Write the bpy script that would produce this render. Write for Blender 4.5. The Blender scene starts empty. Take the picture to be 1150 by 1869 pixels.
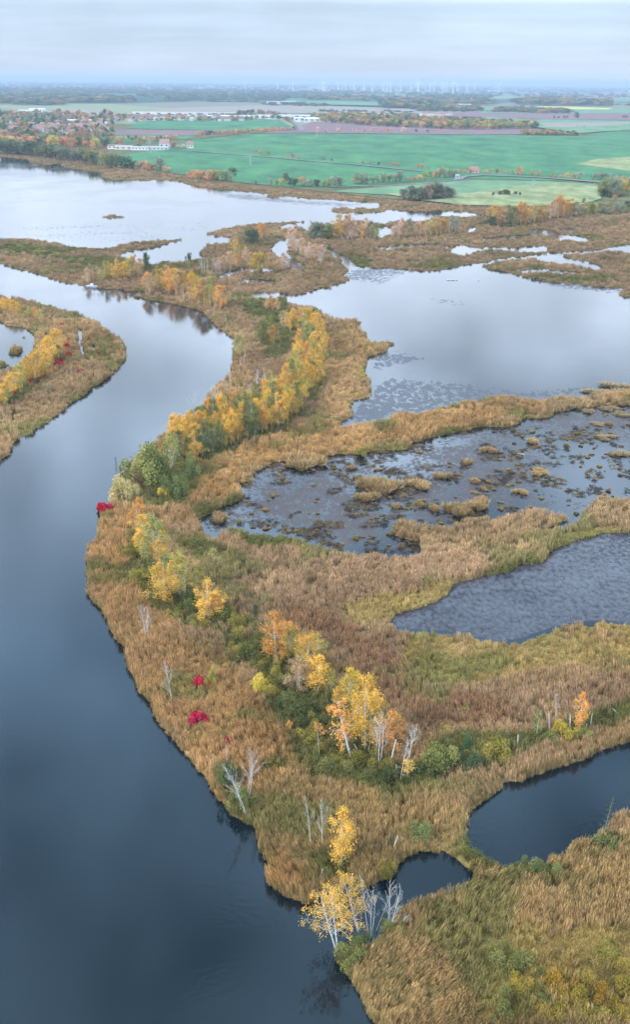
import bpy, math, random
import numpy as np
from mathutils import Vector, Matrix

SC = bpy.context.scene
COL = SC.collection
R = math.radians
RNG = np.random.default_rng(7)
random.seed(7)

# ------------------------------------------------------------------ camera
W_PX, H_PX, F_PX = 1150.0, 1869.0, 1874.0
PITCH, ROLL, CAM_H = 22.77, 0.55, 100.0
_F = np.array([0, math.cos(R(PITCH)), -math.sin(R(PITCH))])
_U0 = np.array([0, math.sin(R(PITCH)), math.cos(R(PITCH))])
_R0 = np.array([1.0, 0, 0])
_R = math.cos(R(ROLL)) * _R0 + math.sin(R(ROLL)) * _U0
_U = math.cos(R(ROLL)) * _U0 - math.sin(R(ROLL)) * _R0
cd = bpy.data.cameras.new("Camera")
cam = bpy.data.objects.new("Camera", cd)
COL.objects.link(cam)
SC.camera = cam
cam.matrix_world = Matrix(((_R[0], _U[0], -_F[0], 0), (_R[1], _U[1], -_F[1], 0), (_R[2], _U[2], -_F[2], CAM_H), (0, 0, 0, 1)))
cd.sensor_fit = 'VERTICAL'
cd.sensor_height = 24.0
cd.lens = 24.0 * F_PX / H_PX
cd.clip_start = 1.0
cd.clip_end = 120000

# ------------------------------------------------------------------ world: daylight sky under a soft cloud sheet
SUN_EL, SUN_AZ = 34.0, 235.0      # azimuth: compass style, 0 = +Y, clockwise
wd = bpy.data.worlds.new("World")
SC.world = wd
wd.use_nodes = True
nt = wd.node_tree
nt.nodes.clear()
def N(t, kind, **kw):
    n = t.nodes.new(kind)
    for k, v in kw.items():
        setattr(n, k, v)
    return n
def L(t, a, b): t.links.new(a, b)
out = N(nt, 'ShaderNodeOutputWorld'); bg = N(nt, 'ShaderNodeBackground'); bg.inputs[1].default_value = 0.1
sky = N(nt, 'ShaderNodeTexSky', sky_type='NISHITA', sun_disc=False, sun_elevation=R(SUN_EL), sun_rotation=R(SUN_AZ))
tc = N(nt, 'ShaderNodeTexCoord'); sep = N(nt, 'ShaderNodeSeparateXYZ'); L(nt, tc.outputs['Generated'], sep.inputs[0])
ramp = N(nt, 'ShaderNodeValToRGB'); L(nt, sep.outputs['Z'], ramp.inputs[0])
SKY_RAMP = [(0.0, (0.52, 0.56, 0.62)), (0.012, (0.46, 0.53, 0.62)), (0.03, (0.44, 0.535, 0.65)), (0.062, (0.43, 0.54, 0.67)), (0.085, (1.0, 1.10, 1.3)),
            (0.2, (1.15, 1.35, 1.62)), (0.34, (1.02, 1.32, 1.70)), (0.5, (0.54, 0.86, 1.26)), (0.77, (0.48, 0.74, 0.98)), (0.84, (1.4, 1.45, 1.5)), (1.0, (1.6, 1.6, 1.6))]
e = ramp.color_ramp.elements
e[0].position, e[0].color = SKY_RAMP[0][0], (*SKY_RAMP[0][1], 1)
e[1].position, e[1].color = SKY_RAMP[-1][0], (*SKY_RAMP[-1][1], 1)
for p, c in SKY_RAMP[1:-1]:
    q = e.new(p); q.color = (*c, 1)
# low stratus streaks and broader masses
mp = N(nt, 'ShaderNodeMapping'); mp.inputs['Scale'].default_value = (2.4, 2.4, 34); mp.inputs['Rotation'].default_value = (0.0, 0.02, 0)
L(nt, tc.outputs['Generated'], mp.inputs[0])
ns = N(nt, 'ShaderNodeTexNoise'); ns.inputs['Scale'].default_value = 1.7; ns.inputs['Detail'].default_value = 7; ns.inputs['Roughness'].default_value = 0.6
L(nt, mp.outputs[0], ns.inputs['Vector'])
mp2 = N(nt, 'ShaderNodeMapping'); mp2.inputs['Scale'].default_value = (4.5, 4.5, 5.5); mp2.inputs['Location'].default_value = (3.3, 1.2, 0.4)
L(nt, tc.outputs['Generated'], mp2.inputs[0])
ns2 = N(nt, 'ShaderNodeTexNoise'); ns2.inputs['Scale'].default_value = 1.3; ns2.inputs['Detail'].default_value = 4
L(nt, mp2.outputs[0], ns2.inputs['Vector'])
m1 = N(nt, 'ShaderNodeMapRange'); L(nt, ns.outputs[0], m1.inputs[0])
m1.inputs[1].default_value = 0.3; m1.inputs[2].default_value = 0.7; m1.inputs[3].default_value = 0.91; m1.inputs[4].default_value = 1.12
m2 = N(nt, 'ShaderNodeMapRange'); L(nt, ns2.outputs[0], m2.inputs[0])
m2.inputs[1].default_value = 0.3; m2.inputs[2].default_value = 0.7; m2.inputs[3].default_value = -0.6; m2.inputs[4].default_value = 1.1
mz = N(nt, 'ShaderNodeMapRange'); L(nt, sep.outputs['Z'], mz.inputs[0]); mz.inputs[1].default_value = 0.06; mz.inputs[2].default_value = 0.3; mz.inputs[3].default_value = 0.12
mq = N(nt, 'ShaderNodeMath', operation='MULTIPLY_ADD'); L(nt, m2.outputs[0], mq.inputs[0]); L(nt, mz.outputs[0], mq.inputs[1]); mq.inputs[2].default_value = 1.0
mm = N(nt, 'ShaderNodeMath', operation='MULTIPLY'); L(nt, m1.outputs[0], mm.inputs[0]); L(nt, mq.outputs[0], mm.inputs[1])
mm10 = N(nt, 'ShaderNodeMath', operation='MULTIPLY'); L(nt, mm.outputs[0], mm10.inputs[0]); mm10.inputs[1].default_value = 10.0
sc_ = N(nt, 'ShaderNodeVectorMath', operation='SCALE'); L(nt, ramp.outputs[0], sc_.inputs[0]); L(nt, mm10.outputs[0], sc_.inputs['Scale'])
mx = N(nt, 'ShaderNodeMixRGB'); mx.inputs[0].default_value = 0.92
L(nt, sky.outputs[0], mx.inputs[1]); L(nt, sc_.outputs[0], mx.inputs[2])
L(nt, mx.outputs[0], bg.inputs[0]); L(nt, bg.outputs[0], out.inputs[0])

# ------------------------------------------------------------------ soft sun behind the cloud
ld = bpy.data.lights.new("Sun", 'SUN'); ld.energy = 2.1; ld.angle = R(10); ld.color = (1.0, 0.95, 0.87)
sun = bpy.data.objects.new("Sun", ld); COL.objects.link(sun)
az, el = R(SUN_AZ), R(SUN_EL)
sd = Vector((math.sin(az) * math.cos(el), math.cos(az) * math.cos(el), math.sin(el)))
sun.rotation_euler = sd.to_track_quat('Z', 'Y').to_euler()

vs = SC.view_settings
vs.view_transform = 'Standard'; vs.look = 'None'; vs.exposure = 0.48; vs.gamma = 1.0; vs.use_curve_mapping = False
SC.cycles.max_bounces = 6; SC.cycles.diffuse_bounces = 2; SC.cycles.glossy_bounces = 3
SC.cycles.transmission_bounces = 2; SC.cycles.volume_bounces = 0; SC.cycles.transparent_max_bounces = 6
SC.cycles.caustics_reflective = False; SC.cycles.caustics_refractive = False

# ------------------------------------------------------------------ helpers
def unproj(x, y, z=0.0):
    x = np.asarray(x, float); y = np.asarray(y, float)
    a = (x - W_PX / 2) / F_PX; b = (H_PX / 2 - y) / F_PX
    d = _F[None] + a.reshape(-1, 1) * _R[None] + b.reshape(-1, 1) * _U[None]
    t = (np.asarray(z, float).reshape(-1) - CAM_H) / np.minimum(d[:, 2], -0.0022)
    return np.stack([d[:, 0] * t, d[:, 1] * t, np.zeros(len(t)) + np.asarray(z, float).reshape(-1)], 1)
def up(x, y, z=0.35):
    return Vector(unproj([x], [y], [z])[0])
def proj(P):
    d = np.array(P, float) - np.array([0, 0, CAM_H])
    f = d @ _F
    return W_PX / 2 + F_PX * (d @ _R) / f, H_PX / 2 - F_PX * (d @ _U) / f
def hgt(P, hp):
    y0 = proj(P)[1]; lo, hi = 0.0, 95.0
    for _ in range(30):
        m = (lo + hi) / 2
        if y0 - proj((P[0], P[1], P[2] + m))[1] < hp: lo = m
        else: hi = m
    return lo
def mpx(P):                      # metres per photo pixel at a point
    return float((np.array(P) - np.array([0, 0, CAM_H])) @ _F) / F_PX
def lin(c):
    c = np.asarray(c, float) / 255.0
    return np.where(c <= 0.04045, c / 12.92, ((c + 0.055) / 1.055) ** 2.4)
_tab = {}
def vnoise(x, y, scale, seed=0, octs=3):
    r = 0; amp = 1; tot = 0
    for o in range(octs):
        k = seed * 10 + o
        if k not in _tab: _tab[k] = np.random.default_rng(k + 99).random((256, 256))
        T = _tab[k]; X = np.asarray(x) / scale * 2 ** o; Y = np.asarray(y) / scale * 2 ** o
        ix = np.floor(X).astype(int); iy = np.floor(Y).astype(int)
        fx = X - ix; fy = Y - iy; fx = fx * fx * (3 - 2 * fx); fy = fy * fy * (3 - 2 * fy)
        a = T[iy % 256, ix % 256]; b = T[iy % 256, (ix + 1) % 256]; c = T[(iy + 1) % 256, ix % 256]; d = T[(iy + 1) % 256, (ix + 1) % 256]
        r = r + amp * ((a * (1 - fx) + b * fx) * (1 - fy) + (c * (1 - fx) + d * fx) * fy); tot += amp; amp *= 0.5
    return r / tot
def sstep(a, b, x):
    t = np.clip((x - a) / (b - a), 0, 1); return t * t * (3 - 2 * t)

def link(o, parent=None):
    COL.objects.link(o)
    if parent is not None: o.parent = parent
    return o
def mesh_obj(name, verts, faces, mat, parent=None, attrs=None, smooth=False):
    me = bpy.data.meshes.new(name)
    me.from_pydata([tuple(v) for v in verts], [], faces)
    if attrs:
        for an, av in attrs.items():
            at = me.attributes.new(an, 'FLOAT', 'POINT'); at.data.foreach_set('value', np.asarray(av, np.float32))
    if smooth: me.polygons.foreach_set('use_smooth', [True] * len(me.polygons))
    me.update()
    for m in (mat if isinstance(mat, (list, tuple)) else [mat]): me.materials.append(m)
    return link(bpy.data.objects.new(name, me), parent)
def tag(o, label=None, cat=None, group=None, kind=None):
    if label: o['label'] = label
    if cat: o['category'] = cat
    if group: o['group'] = group
    if kind: o['kind'] = kind
    return o
def empty(name, loc=(0, 0, 0)):
    o = bpy.data.objects.new(name, None); o.location = loc; o.empty_display_size = 0.5
    return link(o)
def copy_tree(o, parent=None):
    c = o.copy(); link(c, parent)
    for ch in list(o.children):
        copy_tree(ch, c)
    return c
def set_color(o, col):
    for ch in o.children: 
        if 'crown' in ch.name or 'foliage' in ch.name: ch.color = (*col, 1)
    if o.type == 'MESH': o.color = (*col, 1)

# ------------------------------------------------------------------ materials
def newmat(name):
    m = bpy.data.materials.new(name); m.use_nodes = True
    t = m.node_tree; t.nodes.clear()
    return m, t, N(t, 'ShaderNodeOutputMaterial')
def leafy(name, src, var=0.5, trans=0.2, hue=0.03):
    """foliage: colour comes from the object (or instance); each leaf clump has its own tint"""
    m, t, o = newmat(name)
    if src == 'object': c = N(t, 'ShaderNodeObjectInfo').outputs['Color']
    else: c = N(t, 'ShaderNodeAttribute', attribute_type='INSTANCER', attribute_name='col').outputs['Color']
    a = N(t, 'ShaderNodeAttribute', attribute_name='tint')
    mr = N(t, 'ShaderNodeMapRange'); L(t, a.outputs['Fac'], mr.inputs[0]); mr.inputs[3].default_value = 1 - var; mr.inputs[4].default_value = 1 + var
    mh = N(t, 'ShaderNodeMapRange'); L(t, a.outputs['Fac'], mh.inputs[0]); mh.inputs[3].default_value = 0.5 + hue; mh.inputs[4].default_value = 0.5 - hue
    hs = N(t, 'ShaderNodeHueSaturation'); L(t, c, hs.inputs['Color']); L(t, mr.outputs[0], hs.inputs['Value']); L(t, mh.outputs[0], hs.inputs['Hue'])
    d = N(t, 'ShaderNodeBsdfDiffuse'); L(t, hs.outputs[0], d.inputs[0])
    if trans > 0:
        tr = N(t, 'ShaderNodeBsdfTranslucent'); L(t, hs.outputs[0], tr.inputs[0])
        mxs = N(t, 'ShaderNodeMixShader'); mxs.inputs[0].default_value = trans
        L(t, d.outputs[0], mxs.inputs[1]); L(t, tr.outputs[0], mxs.inputs[2]); L(t, mxs.outputs[0], o.inputs[0])
    else: L(t, d.outputs[0], o.inputs[0])
    return m
M_LEAF = leafy('leaf', 'object', 0.5, 0.22, 0.018)
M_REED = leafy('reed', 'instance', 0.45, 0.2, 0.02)
M_WOODI = leafy('wood_leaf', 'instance', 0.45, 0.1, 0.02)
M_TUSS = leafy('tussock_leaf', 'object', 0.45, 0.15, 0.02)
def plain(name, rgb, rough=0.8, noise=0.0, nscale=5.0, metal=0.0):
    m, t, o = newmat(name)
    p = N(t, 'ShaderNodeBsdfPrincipled'); p.inputs['Roughness'].default_value = rough; p.inputs['Metallic'].default_value = metal
    if noise > 0:
        g = N(t, 'ShaderNodeNewGeometry'); n = N(t, 'ShaderNodeTexNoise'); n.inputs['Scale'].default_value = nscale; n.inputs['Detail'].default_value = 4
        L(t, g.outputs['Position'], n.inputs['Vector'])
        mr = N(t, 'ShaderNodeMapRange'); L(t, n.outputs[0], mr.inputs[0]); mr.inputs[1].default_value = 0.3; mr.inputs[2].default_value = 0.7
        mr.inputs[3].default_value = 1 - noise; mr.inputs[4].default_value = 1 + noise
        hs = N(t, 'ShaderNodeHueSaturation'); hs.inputs['Color'].default_value = (*rgb, 1); L(t, mr.outputs[0], hs.inputs['Value'])
        L(t, hs.outputs[0], p.inputs['Base Color'])
    else: p.inputs['Base Color'].default_value = (*rgb, 1)
    L(t, p.outputs[0], o.inputs[0]); return m
def bark(name, light, dark, scale):
    m, t, o = newmat(name)
    p = N(t, 'ShaderNodeBsdfPrincipled'); p.inputs['Roughness'].default_value = 0.85
    tcx = N(t, 'ShaderNodeTexCoord'); mpp = N(t, 'ShaderNodeMapping'); mpp.inputs['Scale'].default_value = (1, 1, scale)
    L(t, tcx.outputs['Object'], mpp.inputs[0]); n = N(t, 'ShaderNodeTexNoise'); n.inputs['Scale'].default_value = 3.0; n.inputs['Detail'].default_value = 3
    L(t, mpp.outputs[0], n.inputs['Vector']); r = N(t, 'ShaderNodeValToRGB')
    r.color_ramp.elements[0].position = 0.36; r.color_ramp.elements[0].color = (*dark, 1)
    r.color_ramp.elements[1].position = 0.47; r.color_ramp.elements[1].color = (*light, 1)
    L(t, n.outputs[0], r.inputs[0]); L(t, r.outputs[0], p.inputs['Base Color']); L(t, p.outputs[0], o.inputs[0]); return m
M_BIRCH = bark('birch_bark', (0.66, 0.64, 0.60), (0.16, 0.15, 0.14), 2.2)
M_BARE = bark('bleached_bark', (0.62, 0.60, 0.57), (0.25, 0.23, 0.2), 2.2)
M_BROWN = bark('brown_bark', (0.12, 0.095, 0.07), (0.05, 0.04, 0.03), 1.0)
M_GREY = bark('grey_bark', (0.33, 0.34, 0.30), (0.16, 0.16, 0.13), 1.5)
# ------------------------------------------------------------------ outlines of the place, traced on the photograph and laid out on the ground
RIVER = [(-280,440),(-100,465),(0,481),(35,490),(75,502),(110,513),(150,522),(175,526),(200,528),(224,527),(228,535),(245,543),(275,549),(310,555),(345,562),(372,572),(382,585),
 (400,600),(425,617),(427,640),(426,666),(415,684),(385,708),(375,731),(354,751),(330,766),(297,794),(274,811),(256,828),(246,845),(232,862),(212,874),(203,885),(203,915),(180,932),(180,952),(183,968),
 (172,984),(159,997),(155,1015),(159,1043),(160,1068),(168,1092),(188,1114),(195,1141),(203,1158),(212,1170),(228,1180),(231,1208),(240,1232),(251,1262),(282,1282),(284,1305),(300,1333),(322,1360),
 (349,1384),(356,1406),(373,1418),(383,1442),(407,1463),(421,1489),(448,1502),(472,1512),(468,1545),(487,1560),(488,1583),(480,1608),(511,1629),(550,1650),(575,1645),(588,1630),(625,1628),(664,1622),(690,1613),
 (712,1600),(734,1573),(762,1556),(809,1554),(842,1574),(866,1592),(837,1612),(792,1630),(748,1643),(727,1662),(706,1684),(690,1706),(666,1722),(640,1730),(612,1738),(604,1754),(626,1768),(637,1789),(657,1813),
 (664,1837),(684,1869),(720,1950),(760,2160),(-290,2160)]
L_ISLE = [(-290,500),(-60,522),(0,536),(23,541),(59,545),(117,563),(156,575),(184,588),(203,604),(227,622),(231,641),(229,657),(211,676),(192,692),(164,712),(137,731),(113,751),(86,770),(51,794),(20,811),(12,829),(0,841),(-80,900),(-290,1010)]
L_ISLE_W = [(-80,578),(0,585),(12,592),(43,598),(57,608),(59,637),(40,655),(25,668),(0,678),(-90,705)]
SLIT1 = [(136,600),(148,603),(147,626),(154,641),(150,648),(143,630),(141,614)]
SLIT2 = [(166,628),(173,628),(174,637),(169,637)]
SLIT3 = [(15,755),(27,748),(26,755),(16,762)]
LAKE_FAR = [(-290,262),(-90,277),(0,287),(50,291),(55,300),(88,302),(110,298),(116,306),(160,312),(182,315),(185,325),(210,330),(300,329),(328,331),(350,339),(400,346),(450,350),(500,356),(560,362),(640,367),(690,371),(694,378),
 (655,377),(632,381),(628,386),(650,390),(700,387),(708,383),(760,386),(830,386),(875,391),(872,394),(835,394),(808,391),(770,402),(720,401),(700,406),(650,400),(600,408),(585,416),(575,424),(545,412),(505,415),(530,409),(557,406),(557,401),
 (530,402),(480,405),(425,412),(380,422),(370,430),(300,435),(240,440),(195,450),(130,447),(100,440),(45,432),(0,433),(-100,420),(-290,408)]
POND_A = [(217,466),(240,458),(280,452),(325,440),(375,429),(420,433),(418,440),(380,442),(372,452),(357,459),(372,467),(340,473),(295,479),(255,478),(235,471)]
CREEK = [(492,452),(508,440),(540,431),(549,436),(527,446),(522,458),(531,470),(560,484),(545,490),(528,488),(512,470)]
POND_B = [(690,417),(712,414),(718,420),(700,431),(690,430)]
LAGOON = [(518,545),(519,536),(535,538),(569,532),(600,521),(625,516),(638,511),(634,501),(622,500),(640,494),(631,485),(622,474),(640,475),(650,487),(700,489),(745,493),(775,496),(810,492),(850,484),(872,480),(880,488),
 (930,499),(970,509),(1025,517),(1075,522),(1150,525),(1300,532),(1460,545),(1460,705),(1300,705),(1150,708),(1103,711),(1060,724),(1025,721),(982,727),(943,720),(903,720),(856,729),(829,733),(778,745),(716,757),(702,766),(675,770),(620,775),(647,754),(640,740),
 (647,729),(683,723),(677,708),(675,688),(665,673),(673,651),(702,643),(708,635),(735,624),(702,619),(675,620),(669,606),(653,594),(661,587),(651,579),(616,577),(596,571),(573,558),(542,551)]
P3 = [(822,460),(827,450),(838,447),(866,450),(864,460),(845,464)]
P4 = [(945,455),(958,450),(1000,449),(999,455),(965,458)]
P5 = [(976,470),(1000,466),(1025,467),(1045,474),(1075,478),(1102,486),(1085,488),(1040,480),(1000,475)]
P6 = [(962,419),(990,418),(1010,421),(1022,427),(1075,435),(1074,438),(1025,436),(1000,428)]
P7 = [(1020,417),(1040,416),(1058,420),(1040,421)]
P8 = [(1110,456),(1130,452),(1260,455),(1260,462),(1150,459)]
P9 = [(850,420),(856,415),(872,415),(866,420)]
MUDLAKE = [(362,947),(389,936),(401,929),(428,917),(444,901),(436,882),(460,874),(467,858),(503,843),(538,843),(546,850),(581,843),(596,833),(660,826),(741,820),(752,807),(790,801),(813,792),(845,786),(884,780),(919,780),(943,775),(954,764),(1005,763),(1012,754),(1025,750),(1060,748),
 (1090,742),(1150,738),(1460,720),(1460,880),(1250,892),(1150,905),(1130,908),(1091,916),(1066,930),(1063,943),(1044,954),(1000,967),(954,974),(1013,960),(1042,948),(1033,932),(974,929),(896,939),(833,951),(825,958),(774,955),(723,946),(706,968),(741,984),(773,992),(769,1009),(741,1011),(683,1009),(632,1009),(604,998),(569,993),(553,980),(518,973),
 (491,973),(467,973),(436,963),(409,965),(401,980),(389,980),(373,964)]
REEDLAKE = [(706,1133),(729,1120),(751,1115),(786,1100),(817,1086),(828,1066),(875,1053),(924,1046),(950,1031),(995,1024),(1012,1004),(1052,984),(1106,975),(1150,972),(1300,955),(1460,940),(1460,1190),(1300,1160),(1150,1137),(1101,1131),(1039,1137),(995,1148),(950,1165),(906,1169),(862,1160),(817,1151),(755,1147),(729,1146)]
POND_R = [(1460,1230),(1250,1315),(1150,1354),(1115,1363),(1084,1374),(1060,1388),(1025,1397),(990,1410),(959,1423),(927,1431),(903,1449),(886,1463),(865,1471),(851,1490),(858,1507),(854,1528),(865,1543),(886,1556),(927,1583),(945,1580),(973,1573),(1000,1577),(1039,1562),(1040,1538),(1053,1526),
 (1080,1522),(1091,1509),(1112,1499),(1119,1484),(1150,1472),(1300,1425),(1460,1380)]
PUDDLE = [(457,537),(480,533),(520,535),(500,540),(470,541)]
ISLETS = [(27,638,11,11),(4,664,14,8),(39,613,5,6),(205,395,24,4),(283,388,14,1.6),(586,549,16,2.5),(600,524,9,2),(582,558,10,2.5),(668,510,5,1),(710,530,12,2.5),(855,555,14,2),(1150,534,24,9),(1020,1566,24,16),(625,383,22,6),(500,357,13,5),(365,962,1,1),(686,882,38,12),(669,903,17,8),(870,918,19,9),(831,930,17,8),(436,950,10,8)]
CREEKS = [([(640,476),(622,466),(604,458),(600,448)],3.5),([(876,482),(905,474),(960,468),(1020,462),(1050,460),(1100,456),(1150,446),(1200,440)],1.0),([(440,512),(470,510),(500,513)],1.5),([(560,405),(590,412),(575,430)],2),
          ([(175,540),(235,534),(270,533)],2), ([(950,495),(1000,492),(1060,497)],1.2),([(690,505-52),(740,448),(800,445),(823,452)],1.0),([(880,455-20),(930,432),(980,428)],1.5),([(860,455),(900,452),(945,455)],1.0),([(395,505),(450,490),(500,492)],2.0)]

MX0, MY0, MX1, MY1 = -300, 256, 1470, 2170
MW, MH = MX1 - MX0, MY1 - MY0
def raster(polys, arr=None, val=1.0, x0=MX0, y0=MY0, w=MW, h=MH):
    if arr is None: arr = np.zeros((h, w), np.float32)
    for P in polys:
        P = np.array(P, float); Q = np.roll(P, -1, 0)
        for iy in range(max(0, int(P[:, 1].min() - y0)), min(h, int(P[:, 1].max() - y0) + 2)):
            yy = iy + y0 + 0.25
            c = (P[:, 1] > yy) != (Q[:, 1] > yy)
            if not c.any(): continue
            xs = np.sort(P[c, 0] + (yy - P[c, 1]) / (Q[c, 1] - P[c, 1]) * (Q[c, 0] - P[c, 0])) - x0
            for a, b in zip(xs[::2], xs[1::2]):
                ia, ib = max(0, int(math.ceil(a))), min(w, int(math.floor(b)) + 1)
                if ib > ia: arr[iy, ia:ib] = val
    return arr
def ellipse(cx, cy, rx, ry, n=14):
    return [(cx + rx * math.cos(2 * math.pi * i / n), cy + ry * math.sin(2 * math.pi * i / n)) for i in range(n)]
def stroke(pts, w):
    out = []
    for (a, b) in zip(pts[:-1], pts[1:]):
        dx, dy = b[0] - a[0], b[1] - a[1]; l = math.hypot(dx, dy) + 1e-6; nx, ny = -dy / l * w, dx / l * w
        out.append([(a[0] + nx, a[1] + ny), (b[0] + nx, b[1] + ny), (b[0] - nx, b[1] - ny), (a[0] - nx, a[1] - ny)])
    return out
def blur(a, rx, ry):
    for ax, r in ((1, rx), (0, ry)):
        if r < 1: continue
        for _ in range(2):
            p = np.pad(a, [(r + 1, r) if i == ax else (0, 0) for i in (0, 1)], mode='edge')
            c = np.cumsum(p, axis=ax, dtype=np.float64); n = 2 * r + 1
            a = ((np.take(c, range(n, c.shape[ax]), ax) - np.take(c, range(0, c.shape[ax] - n), ax)) / n).astype(np.float32)
    return a
def samp(arr, x, y):
    ix = np.clip(np.asarray(x) - MX0, 0, MW - 1.001); iy = np.clip(np.asarray(y) - MY0, 0, MH - 1.001)
    i0 = ix.astype(int); j0 = iy.astype(int); fx = ix - i0; fy = iy - j0
    return (arr[j0, i0] * (1 - fx) + arr[j0, i0 + 1] * fx) * (1 - fy) + (arr[j0 + 1, i0] * (1 - fx) + arr[j0 + 1, i0 + 1] * fx) * fy

water = raster([RIVER])
raster([L_ISLE], water, 0.0)
raster([L_ISLE_W, SLIT1, SLIT2, SLIT3, LAKE_FAR, POND_A, CREEK, POND_B, LAGOON, P3, P4, P5, P6, P7, P8, P9, MUDLAKE, REEDLAKE, POND_R, PUDDLE], water, 1.0)
for pts, w in CREEKS: raster(stroke(pts, w), water, 1.0)
raster([ellipse(*q) for q in ISLETS], water, 0.0)
land = 1 - water
# ragged banks: shift the lookup by noise
yy, xx = np.mgrid[0:MH, 0:MW].astype(np.float32)
amp = np.clip((yy + MY0 - 300) / 90.0, 0.4, 4.5)
nx = (vnoise(xx, yy, 26, 1, 4) - 0.5) * 3.2 * amp; ny = (vnoise(xx, yy, 26, 2, 4) - 0.5) * 2.2 * amp
land = samp(land, xx + nx + MX0, yy + ny + MY0) > 0.5
# the reeds hide the water just behind them: take that strip off the far banks
hp = np.zeros(MH)
for j in range(MH):
    P = unproj([575], [max(j + MY0, 200)], 0.0)[0]
    d = j + MY0 - proj((P[0], P[1], 1.35))[1]; hp[j] = d
g = land.copy()
for j in range(MH):
    k = int(round(j - hp[j]))
    if k >= 0:
        g[j] &= land[k]
        g[j] &= land[int((j + k) / 2)]
raster([[(640,1740),(612,1738),(604,1754),(626,1768),(660,1760)]], None)
ground_mask = g.astype(np.float32)
gb = blur(ground_mask, 2, 1)

# cover zones
def zone(polys, bx, by):
    return blur(raster(polys), bx, by)
Z_YG = zone([[(745,1155),(900,1170),(1000,1150),(1100,1133),(1300,1150),(1300,1190),(1080,1215),(950,1240),(860,1262),(790,1262),(740,1215)],
  [(600,775),(640,740),(684,690),(662,672),(675,640),(730,624),(700,616),(660,632),(650,680),(655,705),(615,755)],
  [(620,1105),(700,1095),(750,1085),(820,1060),(835,1085),(760,1120),(708,1140),(660,1150),(625,1140)], [(1000,1000),(1050,975),(1150,955),(1150,970),(1050,985),(1010,1010)],
  [(650,575),(664,585),(655,595),(640,590)],[(860,1869),(880,1740),(960,1680),(1000,1720),(1060,1690),(1160,1700),(1160,1869)]], 9, 6)
Z_GR = zone([[(225,960),(262,985),(310,1040),(345,1095),(410,1120),(500,1150),(560,1260),(640,1300),(700,1395),(780,1400),(800,1440),(720,1450),(640,1430),(570,1420),(540,1370),(500,1300),(470,1240),(420,1190),(330,1150),(270,1110),(240,1040)],
  [(330,930),(400,910),(440,905),(455,925),(400,945),(365,950)],[(400,965),(440,955),(490,965),(470,985),(430,985)],[(760,1370),(850,1340),(960,1350),(1060,1320),(1150,1280),(1300,1230),(1300,1290),(1150,1318),(1050,1350),(900,1410),(800,1420)],
  [(835,1520),(870,1545),(920,1585),(900,1600),(850,1560)],[(925,1590),(960,1580),(1030,1590),(1020,1620),(960,1615)],[(560,1565),(640,1560),(650,1625),(590,1620)],[(390,1410),(420,1410),(450,1470),(430,1480)],
  [(790,800),(850,786),(890,778),(950,776),(1010,752),(1010,765),(950,785),(890,790),(800,812)],[(820,1090),(900,1055),(990,1025),(1010,1030),(930,1055),(850,1090)],
  [(0,440),(100,455),(220,478),(330,490),(330,500),(180,488),(60,465),(0,455)],[(430,555),(520,545),(540,600),(520,680),(480,650),(500,600),(440,580)],[(250,880),(330,850),(380,880),(330,920),(270,930)],[(330,850),(380,845),(440,815),(520,785),(570,745),(595,690),(600,640),(585,600),(560,640),(540,700),(480,760),(400,790),(320,820)],[(30,740),(115,660),(120,630),(95,650),(0,730)],
  [(1090,1515),(1120,1505),(1130,1535),(1090,1550)],[(330,770),(420,790),(350,850),(290,850)],[(620,470),(700,480),(850,478),(850,484),(740,492),(620,480)],[(950,500),(1050,508),(1150,510),(1150,520),(1020,516)],[(1090,370),(1300,372),(1300,385),(1120,388),(1000,392)]], 12, 9)
Z_PK = zone([[(-300,250),(1470,250),(1470,600),(600,600),(590,760),(540,790),(440,700),(430,560),(-300,560)],[(300,960),(560,1000),(800,1010),(1010,985),(830,1060),(700,1100),(620,1110),(650,1150),(740,1160),(730,1230),(790,1270),(900,1280),(1160,1230),(1160,1300),(900,1330),(780,1340),(650,1240),(520,1130),(420,1110),(330,1020)]], 16, 14)
Z_GO = zone([[(150,920),(240,950),(250,1060),(330,1150),(420,1210),(500,1330),(520,1420),(400,1470),(200,1200)],[(430,820),(560,780),(700,770),(850,730),(1000,730),(1000,760),(850,790),(600,840),(440,860)],[(330,860),(440,840),(440,900),(330,930)],[(470,1500),(600,1640),(480,1620)],[(1080,715),(1150,710),(1300,700),(1300,745),(1090,740)]], 16, 12)
Z_DB = zone([[(470,1130),(640,1200),(720,1290),(800,1340),(950,1300),(780,1270),(700,1170),(560,1110)]], 16, 12)
C_OL = lin((160,138,90))
Z_OL = zone([[(380,1460),(560,1400),(850,1420),(900,1540),(1160,1480),(1160,2100),(400,2100),(450,1600)],[(350,800),(560,790),(450,860),(440,900),(330,930),(300,880)]], 20, 16)
C_BASE, C_PK, C_GO, C_YG, C_GR, C_DB = [lin(c) for c in ((162,138,102),(160,134,102),(176,142,92),(166,148,86),(110,112,64),(148,117,84))]
K_ALB = 1.16
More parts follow.
